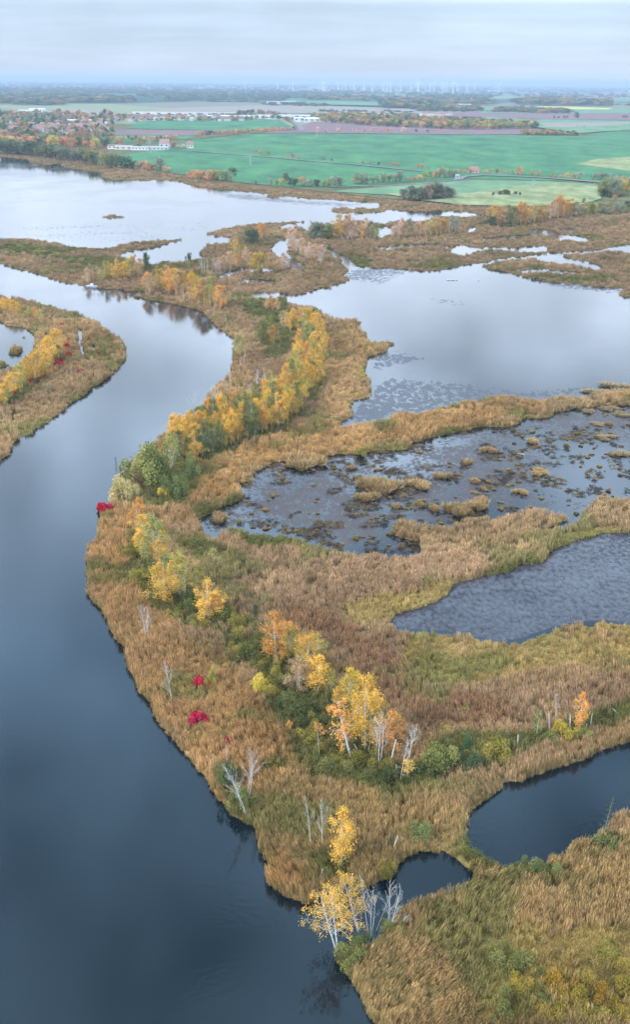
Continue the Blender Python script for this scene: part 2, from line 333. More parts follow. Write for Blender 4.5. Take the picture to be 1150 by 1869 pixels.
def cover(x, y, X, Y):
    """cover colour and weights at photo px x,y / ground X,Y"""
    n1 = vnoise(X, Y, 22, 3); n2 = vnoise(X, Y, 7, 4); n3 = vnoise(X, Y, 60, 5)
    w = (n1 - 0.5) * 2.6 + (n2 - 0.5) * 1.8
    def m(z, b=0.0): return sstep(0.35, 0.65, samp(z, x, y) + w * 0.55 + b)[:, None]
    col = np.tile(C_BASE, (len(x), 1))
    col = col + (C_GO - col) * sstep(0.35, 0.7, n3)[:, None] * 0.4
    col = col + (C_OL - col) * m(Z_OL) * 0.65
    pk = m(Z_PK); col = col + (C_PK - col) * pk * 0.9
    col = col + (C_GO - col) * m(Z_GO) * 0.65
    col = col + (C_DB - col) * m(Z_DB) * 0.75
    yg = m(Z_YG); col = col + (C_YG - col) * yg * 0.6
    gr = m(Z_GR, 0.0); col = col + (C_GR - col) * gr * 0.8
    spot = sstep(0.58, 0.7, vnoise(X, Y, 11, 8))[:, None]
    col = col + (C_GR * 1.2 - col) * spot * 0.6
    col = col * (0.82 + 0.42 * vnoise(X, Y, 4.5, 9))[:, None] * (0.76 + 0.5 * vnoise(X, Y, 30, 11))[:, None]
    col = col * (0.8 + 0.2 * sstep(480, 640, np.asarray(y, float)))[:, None]
    return col * K_ALB, gr[:, 0], yg[:, 0], pk[:, 0]

# ------------------------------------------------------------------ the marsh ground and the water, as sheets whose grid widens with distance
gx = np.concatenate([np.arange(-300, 0, 10), np.arange(0, 1150, 3.0), np.arange(1150, 1461, 10)])
gy = np.concatenate([np.arange(258, 300, 1.2), np.arange(300, 560, 1.1), np.arange(560, 900, 1.8), np.arange(900, 1880, 2.6), np.arange(1880, 2165, 12)])
GX, GY = np.meshgrid(gx, gy); fxx, fyy = GX.ravel(), GY.ravel()
nxg, nyg = len(gx), len(gy)
ii = (np.arange(nyg - 1)[:, None] * nxg + np.arange(nxg - 1)[None]).ravel()
FQ = np.stack([ii + nxg, ii + nxg + 1, ii + 1, ii], 1)
def grid_mesh(name, P, F, mat):
    me = bpy.data.meshes.new(name)
    me.vertices.add(len(P)); me.vertices.foreach_set('co', P.astype(np.float32).ravel())
    me.loops.add(F.size); me.loops.foreach_set('vertex_index', F.astype(np.int32).ravel())
    me.polygons.add(len(F)); me.polygons.foreach_set('loop_start', np.arange(0, F.size, F.shape[1], dtype=np.int32))
    me.update(calc_edges=True); me.validate()
    me.materials.append(mat); return me
def add_attr(me, name, v):
    if v.ndim == 2:
        at = me.attributes.new(name, 'FLOAT_COLOR', 'POINT'); at.data.foreach_set('color', np.concatenate([v, np.ones((len(v), 1))], 1).astype(np.float32).ravel())
    else:
        at = me.attributes.new(name, 'FLOAT', 'POINT'); at.data.foreach_set('value', v.astype(np.float32))

gv = samp(gb, fxx, fyy)
zz = np.where(gv > 0.5, (gv - 0.5) * 0.7, (gv - 0.5) * 3.0)
P = unproj(fxx, fyy, 0.0); P[:, 2] = zz
P[:, 2] += np.where(gv > 0.9, (vnoise(P[:, 0], P[:, 1], 6, 12) - 0.5) * 0.2, 0)
mg, t, o = newmat('marsh_soil')
a = N(t, 'ShaderNodeAttribute', attribute_name='cover'); ge = N(t, 'ShaderNodeNewGeometry')
n = N(t, 'ShaderNodeTexNoise'); n.inputs['Scale'].default_value = 1.1; n.inputs['Detail'].default_value = 6; n.inputs['Roughness'].default_value = 0.7; L(t, ge.outputs['Position'], n.inputs['Vector'])
mr = N(t, 'ShaderNodeMapRange'); L(t, n.outputs[0], mr.inputs[0]); mr.inputs[1].default_value = 0.3; mr.inputs[2].default_value = 0.7; mr.inputs[3].default_value = 0.45; mr.inputs[4].default_value = 1.15
hs = N(t, 'ShaderNodeHueSaturation'); L(t, a.outputs['Color'], hs.inputs['Color']); L(t, mr.outputs[0], hs.inputs['Value'])
d = N(t, 'ShaderNodeBsdfDiffuse'); L(t, hs.outputs[0], d.inputs[0]); L(t, d.outputs[0], o.inputs[0])
me = grid_mesh('marsh_ground', P, FQ, mg)
cc, grw, ygw, pkw = cover(fxx, fyy, P[:, 0], P[:, 1])
cc = cc * 0.55
cc[gv < 0.45] = (0.03, 0.035, 0.03)
add_attr(me, 'cover', cc)
tag(link(bpy.data.objects.new('marsh_ground', me)), kind='structure')

# water
Z_MUD = zone([MUDLAKE], 5, 3) * 0.50 + zone([ellipse(560,915,120,45), ellipse(860,840,90,30), ellipse(1090,775,90,25),ellipse(900,880,80,26), ellipse(640,960,60,22),ellipse(760,900,60,30),ellipse(960,950,80,14)], 30, 14) * 0.14 \
  - zone([ellipse(1080,880,80,26), ellipse(1080,828,80,10)], 30, 10) * 0.5 \
  + zone([[(370,352),(450,352),(560,364),(690,372),(640,380),(560,376),(500,372),(430,366)]], 8, 3) * 0.6 + zone([[(270,330),(350,332),(450,348),(430,354),(350,348)]], 5, 2) * 0.0
Z_SPK = zone([[(620,775),(650,740),(690,700),(770,655),(700,690),(860,700),(940,712),(1100,705),(1160,706),(1100,715),(980,730),(850,735),(700,770)], [(676,640),(740,640),(780,655),(680,680)],
  [(560,536),(650,488),(760,492),(700,520),(640,512)], [(775,540),(815,545),(870,558),(840,560),(800,552)], [(940,502),(1150,526),(1150,540),(1000,524)]], 10, 4) \
  + zone([[(0,408),(200,405),(350,398),(420,408),(380,420),(200,448),(0,432)],[(-100,322),(60,324),(110,336),(-100,342)]], 16, 4) * 0.5
def water_mat():
    m, t, o = newmat('water')
    ge = N(t, 'ShaderNodeNewGeometry')
    def noise(scale, det, rough, stretch=(1, 1, 1), loc=(0, 0, 0)):
        mp = N(t, 'ShaderNodeMapping'); mp.inputs['Scale'].default_value = stretch; mp.inputs['Location'].default_value = loc
        L(t, ge.outputs['Position'], mp.inputs[0]); n = N(t, 'ShaderNodeTexNoise'); n.inputs['Scale'].default_value = scale
        n.inputs['Detail'].default_value = det; n.inputs['Roughness'].default_value = rough; L(t, mp.outputs[0], n.inputs['Vector']); return n.outputs[0]
    def math_(op, a, b):
        n = N(t, 'ShaderNodeMath', operation=op)
        for i, v in enumerate((a, b)):
            if isinstance(v, (int, float)): n.inputs[i].default_value = v
            else: L(t, v, n.inputs[i])
        return n.outputs[0]
    def rng(v, a, b, c=0.0, d=1.0):
        n = N(t, 'ShaderNodeMapRange'); L(t, v, n.inputs[0]); n.inputs[1].default_value = a; n.inputs[2].default_value = b; n.inputs[3].default_value = c; n.inputs[4].default_value = d; return n.outputs[0]
    # open water
    wat = N(t, 'ShaderNodeBsdfPrincipled'); wat.inputs['Base Color'].default_value = (0.0012, 0.007, 0.012, 1)
    wat.inputs['IOR'].default_value = 1.5
    wat.inputs['Roughness'].default_value = 0.05
    nb = noise(1.3, 3, 0.5); bmp = N(t, 'ShaderNodeBump'); bmp.inputs['Strength'].default_value = 0.2; bmp.inputs['Distance'].default_value = 0.05
    L(t, nb, bmp.inputs['Height']); L(t, bmp.outputs[0], wat.inputs['Normal'])
    nr = noise(0.02, 4, 0.6, (1, 0.6, 1)); L(t, rng(nr, 0.42, 0.6, 0.03, 0.11), wat.inputs['Roughness'])
    # wet mud
    mud = N(t, 'ShaderNodeBsdfPrincipled'); mud.inputs['Roughness'].default_value = 0.42; mud.inputs['IOR'].default_value = 1.32
    nc = noise(2.6, 6, 0.7); cr = N(t, 'ShaderNodeValToRGB'); L(t, nc, cr.inputs[0])
    cr.color_ramp.elements[0].position = 0.35; cr.color_ramp.elements[0].color = (0.016, 0.014, 0.020, 1); cr.color_ramp.elements[1].position = 0.64; cr.color_ramp.elements[1].color = (0.11, 0.092, 0.09, 1)
    L(t, cr.outputs[0], mud.inputs['Base Color'])
    L(t, rng(nc, 0.38, 0.6, 0.3, 0.6), mud.inputs['Roughness'])
    b2 = N(t, 'ShaderNodeBump'); b2.inputs['Strength'].default_value = 0.9; b2.inputs['Distance'].default_value = 0.25; L(t, nc, b2.inputs['Height']); L(t, b2.outputs[0], mud.inputs['Normal'])
    am = N(t, 'ShaderNodeAttribute', attribute_name='mud').outputs['Fac']; asp = N(t, 'ShaderNodeAttribute', attribute_name='speckle').outputs['Fac']
    big = noise(0.085, 5, 0.62, (1, 0.8, 1)); fine = noise(1.1, 6, 0.74, (0.7, 0.45, 1))
    mid = noise(0.22, 5, 0.7, (0.8, 0.7, 1), (5, 1, 0)); nn = math_('ADD', math_('ADD', math_('MULTIPLY', big, 0.16), math_('MULTIPLY', fine, 0.50)), math_('MULTIPLY', mid, 0.38))
    # threshold falls as the mud share rises
    thr = math_('SUBTRACT', 0.738, math_('MULTIPLY', am, 0.40))
    f = rng(math_('SUBTRACT', nn, thr), -0.012, 0.02)
    f = math_('MULTIPLY', f, rng(am, 0.02, 0.1))
    mx = N(t, 'ShaderNodeMixShader'); L(t, f, mx.inputs[0]); L(t, wat.outputs[0], mx.inputs[1]); L(t, mud.outputs[0], mx.inputs[2])
    # floating weed flecks
    wd_ = N(t, 'ShaderNodeBsdfPrincipled'); wd_.inputs['Base Color'].default_value = (0.028, 0.03, 0.04, 1); wd_.inputs['Roughness'].default_value = 0.5
    sn = noise(0.8, 6, 0.74, (0.6, 0.28, 1), (9, 4, 0)); sbig = noise(0.035, 4, 0.6, (0.6, 1.2, 1), (2, 7, 0))
    thr2 = math_('SUBTRACT', math_('SUBTRACT', 0.86, math_('MULTIPLY', sbig, 0.30)), math_('MULTIPLY', asp, 0.25))
    g = math_('MULTIPLY', rng(math_('SUBTRACT', sn, thr2), -0.01, 0.03, 0.0, 0.85), rng(asp, 0.05, 0.25))
    mx2 = N(t, 'ShaderNodeMixShader'); L(t, g, mx2.inputs[0]); L(t, mx.outputs[0], mx2.inputs[1]); L(t, wd_.outputs[0], mx2.inputs[2])
    # thick grey weed lying just under a skin of water
    weed = N(t, 'ShaderNodeBsdfPrincipled'); weed.inputs['IOR'].default_value = 1.38; aw = N(t, 'ShaderNodeAttribute', attribute_name='weed').outputs['Fac']
    wn = noise(1.5, 7, 0.74, (0.6, 0.4, 1), (3, 8, 0)); wn2 = noise(0.06, 4, 0.6, (1, 1.4, 1), (1, 8, 0)); ws = math_('ADD', math_('MULTIPLY', wn, 0.8), math_('MULTIPLY', wn2, 0.3))
    wr = N(t, 'ShaderNodeValToRGB'); L(t, ws, wr.inputs[0]); wr.color_ramp.elements[0].position = 0.45; wr.color_ramp.elements[0].color = (0.014, 0.014, 0.022, 1); wr.color_ramp.elements[1].position = 0.72; wr.color_ramp.elements[1].color = (0.10, 0.10, 0.115, 1)
    L(t, wr.outputs[0], weed.inputs['Base Color']); L(t, rng(ws, 0.48, 0.58, 0.45, 0.08), weed.inputs['Roughness'])
    b3 = N(t, 'ShaderNodeBump'); b3.inputs['Strength'].default_value = 0.5; b3.inputs['Distance'].default_value = 0.15; L(t, ws, b3.inputs['Height']); L(t, b3.outputs[0], weed.inputs['Normal'])
    mx3 = N(t, 'ShaderNodeMixShader'); L(t, rng(math_('ADD', aw, math_('MULTIPLY', wn, 0.5)), 0.6, 0.85), mx3.inputs[0]); L(t, mx2.outputs[0], mx3.inputs[1]); L(t, weed.outputs[0], mx3.inputs[2])
    L(t, mx3.outputs[0], o.inputs[0]); return m
M_WATER = water_mat()
Pw = unproj(fxx, fyy, 0.0)
me = grid_mesh('water', Pw, FQ, M_WATER)
add_attr(me, 'mud', np.clip(samp(Z_MUD, fxx, fyy), 0, 1)); add_attr(me, 'weed', samp(zone([REEDLAKE], 8, 5), fxx, fyy)); add_attr(me, 'speckle', np.clip(samp(Z_SPK, fxx, fyy), 0, 1))
tag(link(bpy.data.objects.new('water', me)), kind='structure')
# ------------------------------------------------------------------ the far plain and its fields
mp_, t, o = newmat('plain')
ge = N(t, 'ShaderNodeNewGeometry'); mpn = N(t, 'ShaderNodeMapping'); mpn.inputs['Scale'].default_value = (0.0009, 0.0005, 1); mpn.inputs['Rotation'].default_value = (0, 0, 0.2); L(t, ge.outputs['Position'], mpn.inputs[0])
vo = N(t, 'ShaderNodeTexVoronoi'); L(t, mpn.outputs[0], vo.inputs['Vector']); vo.inputs['Scale'].default_value = 1.0
sp = N(t, 'ShaderNodeSeparateColor'); L(t, vo.outputs['Color'], sp.inputs[0]); r = N(t, 'ShaderNodeValToRGB'); L(t, sp.outputs[0], r.inputs[0]); r.color_ramp.interpolation = 'CONSTANT'
for i, (p, c) in enumerate([(0, (0.09, 0.19, 0.10)), (0.2, (0.19, 0.19, 0.14)), (0.45, (0.05, 0.09, 0.06)), (0.7, (0.19, 0.15, 0.13)), (0.85, (0.22, 0.25, 0.15))]):
    q = r.color_ramp.elements[i] if i < 2 else r.color_ramp.elements.new(p)
    q.position = p; q.color = (*c, 1)
d = N(t, 'ShaderNodeBsdfDiffuse'); L(t, r.outputs[0], d.inputs[0]); L(t, d.outputs[0], o.inputs[0])
FAR = 60000
tag(mesh_obj('ground', [(-FAR, -3000, -1.2), (FAR, -3000, -1.2), (FAR, FAR, -1.2), (-FAR, FAR, -1.2)], [(0, 1, 2, 3)], mp_), kind='structure')

def field_mat(name, rgb, amt=0.26, sc=0.02, rows=0.0):
    m, t, o = newmat(name); ge = N(t, 'ShaderNodeNewGeometry')
    mp = N(t, 'ShaderNodeMapping'); mp.inputs['Scale'].default_value = (1, 0.45, 1); mp.inputs['Rotation'].default_value = (0, 0, 0.35); L(t, ge.outputs['Position'], mp.inputs[0])
    n = N(t, 'ShaderNodeTexNoise'); n.inputs['Scale'].default_value = sc; n.inputs['Detail'].default_value = 8; n.inputs['Roughness'].default_value = 0.7; L(t, mp.outputs[0], n.inputs['Vector'])
    mr = N(t, 'ShaderNodeMapRange'); L(t, n.outputs[0], mr.inputs[0]); mr.inputs[1].default_value = 0.3; mr.inputs[2].default_value = 0.7; mr.inputs[3].default_value = 1 - amt * 1.4; mr.inputs[4].default_value = 1 + amt * 1.4
    mh = N(t, 'ShaderNodeMapRange'); L(t, n.outputs[0], mh.inputs[0]); mh.inputs[1].default_value = 0.3; mh.inputs[2].default_value = 0.7; mh.inputs[3].default_value = 0.5 + amt * 0.08; mh.inputs[4].default_value = 0.5 - amt * 0.12
    hs = N(t, 'ShaderNodeHueSaturation'); hs.inputs['Color'].default_value = (*rgb, 1); L(t, mr.outputs[0], hs.inputs['Value']); L(t, mh.outputs[0], hs.inputs['Hue'])
    d = N(t, 'ShaderNodeBsdfDiffuse'); L(t, hs.outputs[0], d.inputs[0]); L(t, d.outputs[0], o.inputs[0]); return m
M_GREEN = field_mat('winter_crop', (0.078, 0.19, 0.108)); M_GREEN2 = field_mat('pale_crop', (0.14, 0.24, 0.15), 0.2); M_MEADOW = field_mat('meadow', (0.22, 0.26, 0.14), 0.3, 0.05)
M_PLOUGH = field_mat('ploughed', (0.20, 0.145, 0.15), 0.12); M_STUB = field_mat('stubble', (0.26, 0.24, 0.21), 0.12); M_YEL = field_mat('mustard', (0.42, 0.44, 0.14), 0.1); M_ROAD = field_mat('asphalt', (0.2, 0.2, 0.21), 0.05)
M_SCRUBG = field_mat('rough_grass', (0.12, 0.13, 0.07), 0.3, 0.06)
from mathutils.geometry import tessellate_polygon
def sheet(name, pts, z, mat):
    V = [Vector(v) for v in unproj([p[0] for p in pts], [p[1] for p in pts], [z] * len(pts))]
    tr = tessellate_polygon([V]); tr = [tuple(reversed(f)) if (V[f[1]] - V[f[0]]).cross(V[f[2]] - V[f[0]]).z < 0 else tuple(f) for f in tr]
    return tag(mesh_obj(name, V, tr, mat), kind='structure')
sheet('shore_meadow', [(-300,268),(200,262),(200,285),(320,312),(430,332),(600,350),(700,362),(880,372),(1470,382),(1470,240),(600,235),(200,225),(-300,215)], 0.6, M_SCRUBG)
sheet('crop_field', [(175,296),(235,280),(300,273),(345,256),(480,244),(860,246),(1070,248),(1110,240),(1200,232),(1470,228),(1470,346),(1150,332),(1000,329),(850,326),(760,331),(640,341),(520,341),(430,332),(330,318),(250,303)], 0.9, M_GREEN)
sheet('crop_field', [(600,349),(700,341),(760,334),(850,328),(1000,331),(1090,336),(1100,350),(1085,368),(960,373),(840,366),(720,356)], 1.1, M_GREEN2)
sheet('meadow', [(700,352),(860,352),(930,340),(1020,334),(1095,340),(1098,362),(1060,374),(960,376),(850,374),(760,364)], 1.3, M_MEADOW)
sheet('meadow', [(1050,300),(1090,290),(1170,284),(1470,280),(1470,330),(1150,312),(1100,306)], 1.2, M_MEADOW)
sheet('crop_field', [(192,262),(180,250),(240,243),(360,247),(340,254),(260,258)], 1.2, M_GREEN)
sheet('crop_field', [(232,234),(250,222),(330,218),(440,216),(510,218),(535,233),(440,240),(380,237),(300,236)], 1.3, M_GREEN)
sheet('crop_field', [(350,250),(420,238),(540,232),(540,241),(430,245),(345,256)], 1.25, M_SCRUBG)
sheet('ploughed_field', [(205,246),(210,236),(300,237),(420,238),(410,243),(350,247)], 1.5, M_PLOUGH)
sheet('ploughed_field', [(478,243),(550,228),(570,222),(700,226),(960,232),(1062,245),(860,245.5),(560,242)], 1.5, M_PLOUGH)
sheet('stubble_field', [(225,208),(330,196),(520,191),(720,197),(900,204),(890,210),(700,206),(560,207),(300,212)], 1.6, M_STUB)
sheet('stubble_field', [(40,207),(120,199),(200,201),(215,211),(120,214)], 1.7, M_STUB)
sheet('ploughed_field', [(760,208),(860,204),(1060,206),(1300,202),(1470,204),(1470,218),(1150,219),(1000,218),(900,214),(800,212)], 1.9, M_PLOUGH)
sheet('crop_field', [(880,213),(980,218),(1160,220),(1470,222),(1470,231),(1110,239),(1060,243),(980,232),(890,222)], 2.1, M_GREEN2)
sheet('stubble_field', [(985,224),(1160,223),(1160,226),(1050,232),(1000,232)], 2.3, M_STUB)
sheet('crop_field', [(860,201),(880,195),(1050,198),(1470,198),(1470,204),(1060,207),(880,206)], 2.4, M_GREEN2)
sheet('mustard_field', [(980,194),(1040,194.5),(1120,197.5),(1110,200),(1000,199)], 2.8, M_YEL)
sheet('crop_field', [(560,184),(700,186),(830,190),(830,195),(700,193),(560,190)], 2.6, M_GREEN2)
sheet('crop_field', [(50,188),(90,184),(110,188),(80,191)], 2.6, M_GREEN2)
sheet('crop_field', [(380,180),(540,182),(540,186),(380,184)], 2.6, M_GREEN2)
sheet('crop_field', [(1000,181),(1150,178),(1470,178),(1470,184),(1100,186)], 2.6, M_GREEN2)
sheet('stubble_field', [(600,175),(760,176),(900,178),(900,181),(700,180)], 3.0, M_STUB)
def road(pts, w, z, name='road', mat=None):
    V = [Vector(v) for v in unproj([p[0] for p in pts], [p[1] for p in pts], [z] * len(pts))]
    vs, fs = [], []
    for i, v in enumerate(V):
        dd = (V[min(i + 1, len(V) - 1)] - V[max(i - 1, 0)]).normalized(); nrm = Vector((-dd.y, dd.x, 0)) * w / 2
        vs += [v + nrm, v - nrm]
        if i: fs.append((2 * i - 2, 2 * i - 1, 2 * i + 1, 2 * i))
    return tag(mesh_obj(name, vs, fs, mat or M_ROAD), kind='structure')
road([(300,273),(350,275),(420,281),(500,287),(575,294),(640,299),(700,305),(770,312)], 7, 1.7)
road([(835,328),(845,322),(880,319),(940,321),(1000,324),(1060,329),(1110,333),(1300,343)], 10, 1.7)
road([(600,340),(700,339),(780,334),(835,328),(860,328)], 4, 1.7)
road([(520,215),(535,222),(548,230),(552,238)], 12, 1.9)

# ------------------------------------------------------------------ leaf, blade and limb builders
class MB:
    def __init__(s): s.v = []; s.f = []; s.t = []
    def quad(s, a, b, c, d, tint):
        i = len(s.v); s.v += [a, b, c, d]; s.f.append((i, i + 1, i + 2, i + 3)); s.t += [tint] * 4
    def tri(s, a, b, c, tint):
        i = len(s.v); s.v += [a, b, c]; s.f.append((i, i + 1, i + 2)); s.t += [tint] * 3
    def tube(s, pts, rad, n=6, tint=0.5):
        base = None
        for k, (p, r) in enumerate(zip(pts, rad)):
            dd = (pts[min(k + 1, len(pts) - 1)] - pts[max(k - 1, 0)]).normalized()
            u = dd.orthogonal().normalized(); w = dd.cross(u); i = len(s.v)
            for j in range(n):
                a = 2 * math.pi * j / n; s.v.append(p + (u * math.cos(a) + w * math.sin(a)) * r); s.t.append(tint)
            if base is not None:
                for j in range(n): s.f.append((base + j, base + (j + 1) % n, i + (j + 1) % n, i + j))
            base = i
        s.f.append(tuple(base + j for j in range(n)))
    def leaf(s, c, size, tint, rnd, droop=0.0):
        d1 = Vector((rnd.gauss(0, 1), rnd.gauss(0, 1), rnd.gauss(0, 1) - droop)).normalized(); d2 = d1.cross(Vector((rnd.gauss(0, 1), rnd.gauss(0, 1), rnd.gauss(0, 1)))).normalized()
        a = d1 * size * rnd.uniform(0.7, 1.3) * 0.5; b = d2 * size * rnd.uniform(0.5, 0.9) * 0.5
        s.quad(c - a, c - b * 1.0, c + a, c + b * 1.0, min(1, max(0, tint + rnd.uniform(-0.2, 0.2))))
    def obj(s, name, mat, parent=None): return mesh_obj(name, s.v, s.f, mat, parent, {'tint': s.t})
    def mesh(s, name, mat):
        o = s.obj(name, mat); me = o.data; bpy.data.objects.remove(o); return me

def limb(rnd, p, dirv, length, r, segs=4, curve=0.0, wob=0.12):
    pts = [p.copy()]; d = dirv.normalized(); q = p.copy()
    for i in range(segs):
        d = (d + Vector((rnd.gauss(0, wob), rnd.gauss(0, wob), curve))).normalized(); q = q + d * length / segs; pts.append(q.copy())
    rad = [max(r * (1 - 0.85 * i / segs), 0.012) for i in range(segs + 1)]
    return pts, rad

def birch(name, seed, H=10.0, leafy=True, dens=1.0, bare=0.3, width=1.0, leaf=0.2, clump=0.55, mat_b=None, sparse=False, nl=26, fork=1, thick=1.0, low=0.2, green=False):
    rnd = random.Random(seed); root = empty(name); tr = MB(); cr = MB(); tips = []
    for k in range(fork):
        lean = Vector((rnd.gauss(0, 0.05) + (k - (fork - 1) / 2) * 0.14, rnd.gauss(0, 0.04) + (rnd.uniform(-.12, .12) if k else 0), 1))
        hk = H * (1 if k == 0 else rnd.uniform(0.75, 0.95))
        st, sr = limb(rnd, Vector(((k - (fork - 1) / 2) * 0.25, 0, -0.3)), lean, hk, 0.135 * thick * H / 10, 10, 0.0, 0.028)
        sr = [max(0.135 * thick * H / 10 * (1 - 0.8 * (i / 10) ** 1.1), 0.02) for i in range(11)]
        tr.tube(st, sr, 7)
        for j in range(int(nl / fork ** 0.7)):
            f = low + (0.97 - low) * (j + rnd.random()) / (nl / fork ** 0.7)
            i = int(f * 10); p = st[i].lerp(st[min(i + 1, 10)], f * 10 - i)
            a = rnd.uniform(0, 2 * math.pi) + j * 2.4
            prof = math.sin(math.pi * min(1, ((f - low * 0.6) / (1 - low * 0.6))) ** 0.75) * 0.9 + 0.22
            ln = (H * 0.2 * width * prof) * rnd.uniform(0.65, 1.25)
            upv = 0.9 + f * 0.7 if leafy else 1.3 + f * 0.5
            dv = Vector((math.cos(a), math.sin(a), upv * rnd.uniform(0.7, 1.3)))
            lp, lr = limb(rnd, p, dv, ln * 1.25, 0.035 * thick * H / 10 * (1.1 - f * 0.4), 4, -0.10 if leafy else 0.02, 0.16 if leafy else 0.12)
            tr.tube(lp, lr, 4)
            for s in range(2 if leafy else 3):
                m = rnd.choice([1, 2, 3]); dv2 = (lp[m + 1] - lp[m]).normalized() + Vector((rnd.gauss(0, .6), rnd.gauss(0, .6), rnd.gauss(0.1, .3)))
                tp, trr = limb(rnd, lp[m], dv2, ln * rnd.uniform(0.35, 0.6), 0.016 * thick * H / 10, 3, -0.15 if leafy else 0.05)
                tr.tube(tp, [max(q, 0.012) for q in trr], 3); tips.append((tp[-1], f))
            tips.append((lp[-1], f)); tips.append((lp[2], f))
    tr.obj('trunk', mat_b or M_BIRCH, root)
    if leafy:
        for p, f in tips:
            if rnd.random() < (bare if not sparse else 0.3): continue
            ct = rnd.uniform(0.15, 0.85); s = clump * rnd.uniform(0.6, 1.3) * (1.1 if 0.2 < f < 0.75 else 0.8)
            for _ in range(int(38 * dens)):
                u = Vector((rnd.gauss(0, s * 0.5), rnd.gauss(0, s * 0.5), rnd.gauss(-s * 0.35, s * 0.7)))
                cr.leaf(p + u, leaf * rnd.uniform(0.7, 1.2), ct, rnd, 0.8)
        cr.obj('crown', M_LEAF, root)
    return root

def bush(name, seed, leaf=0.095, dome=1.0, n=5600, stems=True, part='foliage'):
    """a shrub one metre in radius and `dome` metres tall"""
    rnd = random.Random(seed); root = empty(name); st = MB(); fo = MB()
    lobes = [(Vector((rnd.gauss(0, .42), rnd.gauss(0, .42), rnd.uniform(.25, .75) * dome)), rnd.uniform(.28, .5), rnd.uniform(.2, .8)) for _ in range(15)]
    for c, r, tt in lobes:
        st.tube([Vector((c.x * .2, c.y * .2, -.15)), Vector((c.x * .7, c.y * .7, c.z * .5)), c], [.035, .022, .01], 4)
        for _ in range(n // 15):
            u = Vector((rnd.gauss(0, 1), rnd.gauss(0, 1), rnd.gauss(0, 1) + .2)).normalized() * r * rnd.uniform(.55, 1.12)
            q = c + Vector((u.x, u.y, u.z * dome * .9))
            if q.z < 0.02: q.z = rnd.uniform(0.02, 0.3)
            fo.leaf(q, leaf * rnd.uniform(.6, 1.2), tt, rnd)
    st.obj('stem', M_BROWN, root); fo.obj(part, M_LEAF, root); return root

def tuft_mesh(name, seed, n, h, rad, bw, lean, plume=0.0, mat=None, bend=0.2):
    rnd = random.Random(seed); b = MB()
    for _ in range(n):
        a = rnd.uniform(0, 6.28); r = rad * math.sqrt(rnd.random()); p = Vector((r * math.cos(a), r * math.sin(a), -0.1))
        hh = h * rnd.uniform(.62, 1.08); a2 = rnd.uniform(0, 6.28); l = abs(rnd.gauss(0, lean)) * hh
        w = Vector((math.cos(a2 + 1.57), math.sin(a2 + 1.57), 0)) * bw * rnd.uniform(.6, 1.3) * .5
        m = p + Vector((math.cos(a2) * l * .35, math.sin(a2) * l * .35, hh * .6)); tp = p + Vector((math.cos(a2) * l, math.sin(a2) * l, hh - l * bend))
        tt = rnd.uniform(0.05, .95)
        b.quad(p - w, p + w, m + w * .9, m - w * .9, tt * 0.8)
        if plume > 0:
            k = w * plume; b.quad(m - w * .9, m + w * .9, tp + k, tp - k, min(1, tt + .12))
        else: b.tri(m - w * .9, m + w * .9, tp, min(1, tt + .1))
    return b.mesh(name, mat or M_REED)
def clump_mesh(name, seed, n, size, mat, flat=0.8, lobes=6):
    rnd = random.Random(seed); b = MB()
    L_ = [(Vector((rnd.gauss(0, .33), rnd.gauss(0, .33), rnd.uniform(.35, .8) * flat)), rnd.uniform(.25, .42), rnd.uniform(.2, .8)) for _ in range(lobes)]
    for i in range(n):
        c, r, tt = rnd.choice(L_); u = Vector((rnd.gauss(0, 1), rnd.gauss(0, 1), rnd.gauss(0, 1) + .15)).normalized() * r * rnd.uniform(.6, 1.1); q = c + u
        if q.z < 0: q.z = -q.z * .5
        b.leaf(q, size * rnd.uniform(.6, 1.2), tt, rnd)
    return b.mesh(name, mat)

# prototypes for the plant cover live in a collection of their own that the scatters read from
PCOL = bpy.data.collections.new('plant_sources')
def proto(me):
    o = bpy.data.objects.new(me.name, me); PCOL.objects.link(o); return o
proto(tuft_mesh('p0_reed', 1, 40, 1.0, .58, .06, .16, 1.0))
proto(tuft_mesh('p1_reed', 2, 40, 1.0, .62, .055, .26, 1.1, bend=.35))
proto(tuft_mesh('p2_sedge', 3, 44, 1.0, .55, .06, .6, 0.0, bend=.5))
proto(clump_mesh('p3_herb', 4, 260, .15, M_REED))
proto(clump_mesh('p4_tree', 5, 420, .17, M_WOODI, 1.0, 9))
proto(clump_mesh('p5_tree', 6, 420, .17, M_WOODI, 1.25, 8))
proto(tuft_mesh('p6_stick', 7, 5, 1.0, .4, .05, .5, 0.4))

